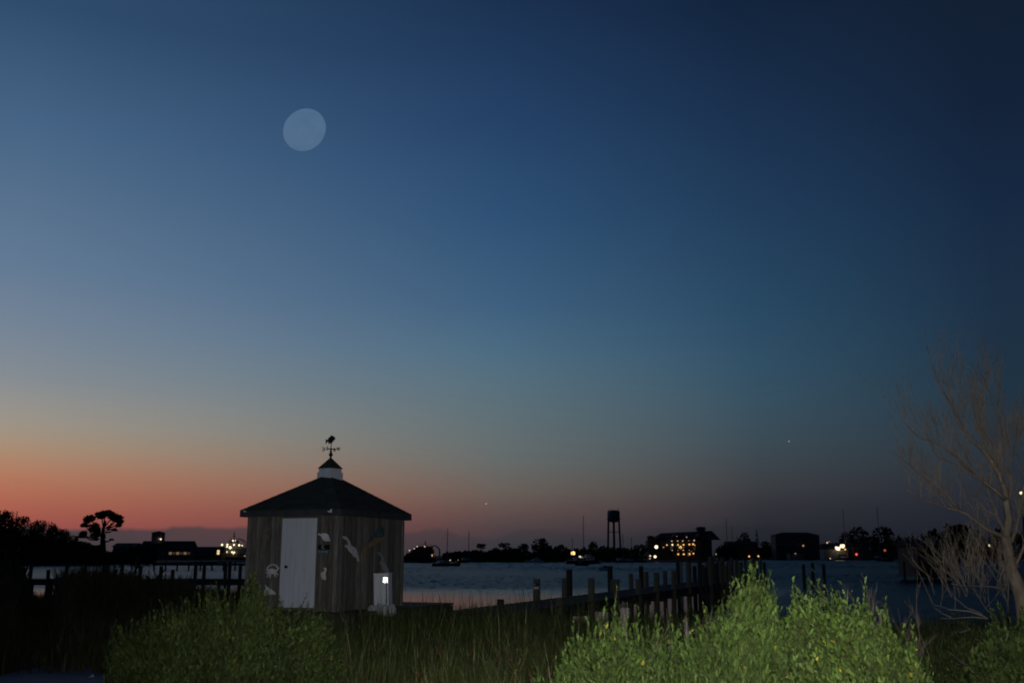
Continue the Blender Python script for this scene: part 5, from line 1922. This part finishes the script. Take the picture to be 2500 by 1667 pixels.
# grasses
def blades(name, X, Y, H, Wd, lean, seed, m, label=None, cat=None):
    r_ = np.random.default_rng(seed)
    n = len(X)
    Z = ground_h(X, Y) - .03
    az = r_.uniform(0, 2 * np.pi, n)
    d = np.stack([np.cos(az), np.sin(az), np.zeros(n)], 1) * (lean * r_.uniform(.1, 1.4, n))[:, None]
    face = r_.uniform(0, np.pi, n)
    sd = np.stack([np.cos(face), np.sin(face), np.zeros(n)], 1)
    P = np.stack([X, Y, Z], 1)
    rows = []
    for f, wf in ((0, 1.0), (.4, .9), (.75, .55)):
        c = P + d * (H * f * f)[:, None]
        c[:, 2] += H * f
        rows += [c - sd * (Wd * wf)[:, None] * .5, c + sd * (Wd * wf)[:, None] * .5]
    tip = P + d * H[:, None]
    tip[:, 2] += H * .97
    rows.append(tip)
    V = np.stack(rows, 1).reshape(-1, 3)
    i = (np.arange(n) * 7)[:, None]
    F = np.concatenate([i + np.array(q) for q in ([0, 1, 3], [0, 3, 2], [2, 3, 5], [2, 5, 4], [4, 5, 6])], 1).reshape(-1, 3)
    o = link(name, tri_mesh(name, V, F), m)
    o["kind"] = "stuff"
    if label:
        o["label"] = label
        o["category"] = cat
    return o


rg = np.random.default_rng(41)


def scatter(n, y0, y1, pxa, pxb, power=1.0):
    Y = y0 + (y1 - y0) * rg.uniform(size=n) ** power
    px = rg.uniform(pxa, pxb, n)
    X = (px - 1250) / FPX * Y * .98
    return X, Y


def clear_of_shed(X, Y):
    dx, dy = X - P0.x, Y - P0.y
    ur = dx * aR.x + dy * aR.y
    un = dx * nR.x + dy * nR.y
    inside = (ur > QR0 - .15) & (ur < QR1 + .1) & (un < QF + .0) & (un > -(LL + .5))
    # keep the path clear as well
    path = np.zeros(len(X), bool)
    for x0, y0 in [(-9.6, 9.0), (-8.7, 9.8), (-7.9, 10.6), (-7.4, 11.4), (-6.9, 12.3), (-6.5, 13.2), (-6.2, 14.2)]:
        path |= (X - x0) ** 2 + (Y - y0) ** 2 < 1.5 ** 2
    return ~(inside | path)


X, Y = scatter(62000, 7.0, 31, 480, 2560, 1.25)
k = clear_of_shed(X, Y)
X, Y = X[k], Y[k]
patch = .75 + .35 * np.sin(X * 1.7 + 1.3 * np.sin(Y * .9)) * np.cos(Y * .8 + X * .4)
H = rg.uniform(.32, .72, len(X)) * patch
far = Y > 24
H[far] *= .85
blades("marsh_grass", X, Y, H, rg.uniform(.007, .013, len(X)) * (1 + Y / 45), .38, 42, M["grass"], "tall dark marsh grass between the shed and the bright shrubs", "grass")
X, Y = scatter(900, 7.5, 29, 820, 1600, 1.0)
k = clear_of_shed(X, Y)
X, Y = X[k], Y[k]
blades("tall_grass", X, Y, rg.uniform(.75, 1.15, len(X)), rg.uniform(.006, .011, len(X)) * (1 + Y / 60), .22, 43, M["grass"], "scattered taller pale grass stalks above the marsh grass", "grass")
X, Y = scatter(1500, 6.3, 9.0, 1120, 1400, 1)
blades("dry_grass", X, Y, rg.uniform(.35, .75, len(X)), rg.uniform(.006, .009, len(X)), .75, 47, M["grass_dry"], "arching dry brown grass at the left foot of the bright shrubs", "grass")
X, Y = scatter(260, 22.3, 23.45, 885, 985, 1)
blades("marsh_grass", X, Y, rg.uniform(.45, .8, len(X)), rg.uniform(.012, .018, len(X)), .22, 48, M["grass"], "grass tuft before the stones at the white utility box's foot", "grass")
# rusty seed heads
X, Y = scatter(70, 9.5, 17, 880, 1400)
base_ = np.stack([X, Y, ground_h(X, Y) + rg.uniform(.35, .55, len(X))], 1)
tips_ = base_ + np.stack([rg.normal(scale=.03, size=len(X)), rg.normal(scale=.03, size=len(X)), rg.uniform(.06, .12, len(X))], 1)
dd = tips_ - base_
ll = np.linalg.norm(dd, axis=1)
me, _ = shoots_mesh(tips_, dd / ll[:, None], ll, .035, .25, 7, 44)
o = link("seed_heads", me, M["grass_red"])
tag(o, "rusty red seed heads scattered through the marsh grass", "grass", kind="stuff")
# dark reeds to the left
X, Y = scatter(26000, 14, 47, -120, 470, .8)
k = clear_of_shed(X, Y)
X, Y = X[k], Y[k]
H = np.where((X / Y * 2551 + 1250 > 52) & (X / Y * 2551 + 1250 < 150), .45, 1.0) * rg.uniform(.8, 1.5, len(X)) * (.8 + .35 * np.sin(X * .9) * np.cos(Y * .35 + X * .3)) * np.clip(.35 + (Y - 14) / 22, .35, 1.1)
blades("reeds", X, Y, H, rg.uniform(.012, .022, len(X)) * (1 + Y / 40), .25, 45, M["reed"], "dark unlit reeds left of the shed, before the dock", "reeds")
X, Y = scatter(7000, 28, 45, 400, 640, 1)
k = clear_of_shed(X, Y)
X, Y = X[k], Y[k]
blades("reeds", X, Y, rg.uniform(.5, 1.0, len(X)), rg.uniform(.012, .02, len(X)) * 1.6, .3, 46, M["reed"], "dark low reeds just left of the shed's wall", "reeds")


# ------------------------------------------------------------------ the bare tree
TYb = 9.6


def q6(x, y, dy=0.0):
    return at(2100 + x * 0.434, 820 + y * 0.434, TYb + dy)


def q4(x, y, dy=0.0):
    return at(2200 + x * 0.2085, 1340 + y * 0.2085, TYb + dy)


gtree = float(ground_h(q6(900, 1500).x, TYb))
bare = thing("bare_tree", "leafless grey tree leaning up at the right edge, lit from the front", "tree", (q6(905, 1500).x, TYb, gtree))
trunk_pts = [Vector((q6(960, 1650).x, TYb, gtree - .1)), q6(915, 1480), q6(885, 1390), q6(850, 1310), q6(832, 1215), q6(822, 1130)]
MB().tube(trunk_pts, [.085, .072, .062, .054, .048, .043], 9).build("trunk", M["bark"], bare, smooth=True)
LIMBS = [
    ([(822, 1130), (835, 1030), (830, 950), (815, 880), (790, 780), (740, 700), (680, 630), (590, 545), (535, 430), (470, 310)], .055, 0.1),
    ([(815, 1135), (760, 1110), (700, 1080), (600, 1010), (550, 985), (490, 972), (380, 930), (300, 885), (255, 858)], .030, -.2),
    ([(565, 985), (530, 945), (480, 900), (420, 850), (340, 780), (270, 720), (220, 675)], .016, -.35),
    ([(820, 920), (760, 870), (690, 815), (620, 770), (540, 720), (440, 680), (400, 640)], .026, -.15),
    ([(640, 775), (560, 700), (480, 640), (420, 600), (330, 570), (270, 510), (235, 470)], .018, -.3),
    ([(800, 830), (760, 720), (700, 590), (660, 490), (635, 400), (630, 330)], .026, .3),
    ([(760, 740), (740, 600), (680, 500), (690, 400), (700, 260), (720, 160)], .016, .45),
    ([(590, 545), (520, 400), (500, 300), (520, 180)], .014, .0),
    ([(830, 960), (850, 850), (840, 720), (870, 600), (895, 460)], .022, .35),
    ([(832, 1200), (880, 1100), (900, 960), (930, 820), (960, 640)], .028, .3),
    ([(860, 1330), (900, 1230), (945, 1120), (1000, 1000)], .026, .1),
    ([(815, 1110), (770, 1000), (740, 930), (700, 850), (690, 810)], .018, .3),
    ([(770, 1005), (700, 985), (640, 960), (560, 940)], .010, .25),
    ([(790, 790), (810, 650), (800, 520), (770, 380), (790, 250)], .016, .5),
    ([(850, 1440), (800, 1420), (740, 1410), (660, 1405), (590, 1405), (510, 1395)], .018, -.5),
    ([(590, 1405), (640, 1430), (700, 1520), (740, 1580)], .012, -.5),
    ([(835, 1600), (830, 1500), (835, 1420), (825, 1320)], .018, -.55),
]
tw = []
rt = np.random.default_rng(61)
limb_pts = []
for pts, r0, dy in LIMBS:
    P = []
    for i, (x, y) in enumerate(pts):
        f = i / (len(pts) - 1)
        P.append(q6(x + rt.normal(scale=3), y + rt.normal(scale=3), dy * f))
    rad = [max(.0028, .7 * r0 * (1 - .82 * i / (len(P) - 1))) for i in range(len(P))]
    MB().tube(P, rad, 6).build("limb", M["bark"], bare, smooth=True)
    for i in range(len(P) - 1):
        limb_pts.append((P[i], P[i + 1], rad[i], i / (len(P) - 1)))


def twig(p, d, L, r, depth):
    n = 3
    prev = p
    for k in range(n):
        d = (d + np.array([rt.normal(scale=.12), rt.normal(scale=.14), .10])).astype(float)
        d /= np.linalg.norm(d)
        q = prev + d * L / n
        tw.append((prev, q, r * (1 - k / n * .55), r * (1 - (k + 1) / n * .55)))
        if depth > 0:
            for _ in range(2 if rt.uniform() < .75 else 3):
                dd_ = d + rt.normal(scale=.42, size=3) + np.array([0, 0, .12])
                twig(q, dd_ / np.linalg.norm(dd_), L * rt.uniform(.4, .7), r * .6, depth - 1)
        prev = q


for a, c, r, f in limb_pts:
    a_, c_ = np.array(a), np.array(c)
    seg = c_ - a_
    L = np.linalg.norm(seg)
    hi = (a_[2] + c_[2]) / 2 > 2.95
    m_ = max(1, int(L / (.042 if hi else .09)))
    for k in range(m_):
        if f < .15 and rt.uniform() < .6:
            continue
        p = a_ + seg * rt.uniform()
        d = seg / L * .35 + np.array([rt.normal(scale=.35), rt.normal(scale=.4), .85])
        twig(p, d / np.linalg.norm(d), rt.uniform(.16, .42), min(.0032, r * .5), 1 if rt.uniform() < .85 else 2)
# fans of fine twigs around the foot
for x, y, n_, L in [(560, 1400, 8, .40), (640, 1410, 7, .40), (480, 1430, 5, .34), (720, 1420, 6, .40), (600, 1350, 5, .34), (700, 1320, 5, .34), (520, 1490, 5, .32), (780, 1400, 4, .38), (450, 1380, 3, .30)]:
    for _ in range(n_):
        p = np.array(q6(x + rt.normal(scale=45), y + rt.normal(scale=45), rt.uniform(-.5, .6)))
        d = np.array([rt.normal(scale=.35) - .12, rt.normal(scale=.4), 1.0])
        twig(p, d / np.linalg.norm(d), L * rt.uniform(.6, 1.2), .0032, 1)
link("twigs", stems_mesh(tw), M["twig"], bare, kind="stuff")
# fallen, bleached branches under it
fb = thing("fallen_branches", "bleached broken branches lying under the bare tree", "branch", (q4(700, 800).x, TYb - .9, gtree))
for pts, r0 in [([(1010, 812), (900, 735), (760, 680), (640, 575)], .011), ([(985, 790), (800, 725), (560, 706), (480, 675), (390, 652)], .011), ([(1010, 812), (860, 795), (700, 802), (590, 812), (460, 808)], .009),
                ([(590, 800), (480, 750), (400, 690), (370, 640), (300, 480), (200, 255)], .008), ([(960, 1480), (850, 1390), (700, 1320), (560, 1200)], .009), ([(820, 935), (700, 970), (610, 965)], .007),
                ([(1300, 1300), (1150, 1200), (1000, 1080), (860, 1050)], .008)]:
    P = [q4(x, y, -.9 + .1 * i) for i, (x, y) in enumerate(pts)]
    MB().tube(P, [max(.0022, .62 * r0 * (1 - .7 * i / len(P))) for i in range(len(P))], 5).build("branch", M["deadstem"], fb)

# dead twiggy shrubs between the bright shrub and the tree
for pxc, pyt, pyb, Y_, lab in [(2098, 1395, 1560, 7.4, "dead grey twiggy shrub behind the bright broad leaved shrub"), (2225, 1430, 1600, 8.2, "dead grey twiggy shrub left of the bare tree's fallen branches"),
                               (1712, 1468, 1560, 6.4, "dead pale stalk clump behind the spiked bright shrub")]:
    tw = []
    bz = at(pxc, pyb, Y_)
    top = at(pxc, pyt, Y_)
    o = thing("dead_shrub", lab, "shrub", (bz.x, Y_, float(ground_h(bz.x, Y_))), "dead twiggy shrubs")
    g0_ = np.array([bz.x, Y_, float(ground_h(bz.x, Y_)) - .05])
    hh = top.z - g0_[2]
    for _ in range(6):
        e = g0_ + np.array([rt.normal(scale=.10), rt.normal(scale=.15), hh * rt.uniform(.7, 1.0)])
        m_ = (g0_ + e) / 2 + np.array([rt.normal(scale=.03), 0, .05])
        tw += [(g0_, m_, .005, .0035), (m_, e, .0035, .0012)]
        for _k in range(7):
            p = m_ + (e - m_) * rt.uniform(0, .9)
            d = np.array([rt.normal(scale=.4), rt.normal(scale=.4), 1.0])
            twig(p, d / np.linalg.norm(d), rt.uniform(.10, .24), .0018, 1)
    link("twigs", stems_mesh(tw), M["twig"], o, kind="stuff")

# scrap of white litter by the path
p = at(228, 1572, 15.0)
gz = float(ground_h(p.x, 15.0))
b = MB().add([(p.x - .04, 15, gz + .03), (p.x, 14.97, gz + .06), (p.x + .04, 15.01, gz + .04), (p.x + .01, 15.06, gz + .07), (p.x - .02, 15.05, gz + .03)], [(0, 1, 3, 4), (1, 2, 3), (0, 4, 3, 2, 1)])
tag(b.build("paper_scrap", M["white"]), "crumpled white paper scrap on the dark ground left of the olive shrub", "litter")

# ================================================================== FLASH ORB AND STARS
MD = 9000.0
mc = ray(743.5, 317.5).normalized() * MD + Vector((0, 0, EYE))  # flash-lit mote near the lens, added as a glowing ellipsoid far off
mm = bpy.data.materials.new("orb_glow")
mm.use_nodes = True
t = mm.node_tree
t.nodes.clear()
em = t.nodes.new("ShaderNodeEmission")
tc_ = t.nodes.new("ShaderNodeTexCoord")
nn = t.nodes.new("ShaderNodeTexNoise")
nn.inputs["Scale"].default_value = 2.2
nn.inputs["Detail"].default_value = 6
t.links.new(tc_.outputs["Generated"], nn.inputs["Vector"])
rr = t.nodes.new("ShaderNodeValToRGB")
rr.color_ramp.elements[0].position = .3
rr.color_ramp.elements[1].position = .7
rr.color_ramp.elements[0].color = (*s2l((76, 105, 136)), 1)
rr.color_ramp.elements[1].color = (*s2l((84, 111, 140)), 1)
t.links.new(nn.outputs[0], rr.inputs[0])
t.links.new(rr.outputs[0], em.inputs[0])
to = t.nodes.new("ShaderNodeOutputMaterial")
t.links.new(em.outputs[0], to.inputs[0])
me = bpy.data.meshes.new("flash_orb")
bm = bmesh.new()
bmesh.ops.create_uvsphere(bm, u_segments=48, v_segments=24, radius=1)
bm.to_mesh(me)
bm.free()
flash_orb = link("flash_orb", me, mm, smooth=True)
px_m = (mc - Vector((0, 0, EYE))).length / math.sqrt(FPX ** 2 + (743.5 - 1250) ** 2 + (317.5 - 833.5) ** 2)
flash_orb.location = mc
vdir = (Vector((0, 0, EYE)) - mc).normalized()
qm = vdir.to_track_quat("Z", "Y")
flash_orb.rotation_mode = "QUATERNION"
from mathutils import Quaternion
flash_orb.rotation_quaternion = qm @ Quaternion((0, 0, 1), R(47))
flash_orb.scale = (54.5 * px_m, 47.5 * px_m, 50 * px_m)
tag(flash_orb, "pale blue oval flash orb high in the dusk sky", "flash_orb")
for px, py, r_, lab in [(1187, 1229, 1.25, "tiny bright star low above the ferry and tree line"), (1926, 1077, 1.1, "tiny bright star high above the balcony house")]:
    c = ray(px, py).normalized() * MD + Vector((0, 0, EYE))
    o = MB().ball(c, r_ * MD / FPX, 8, 6).build("star", M["starlight"])
    tag(o, lab, "star")
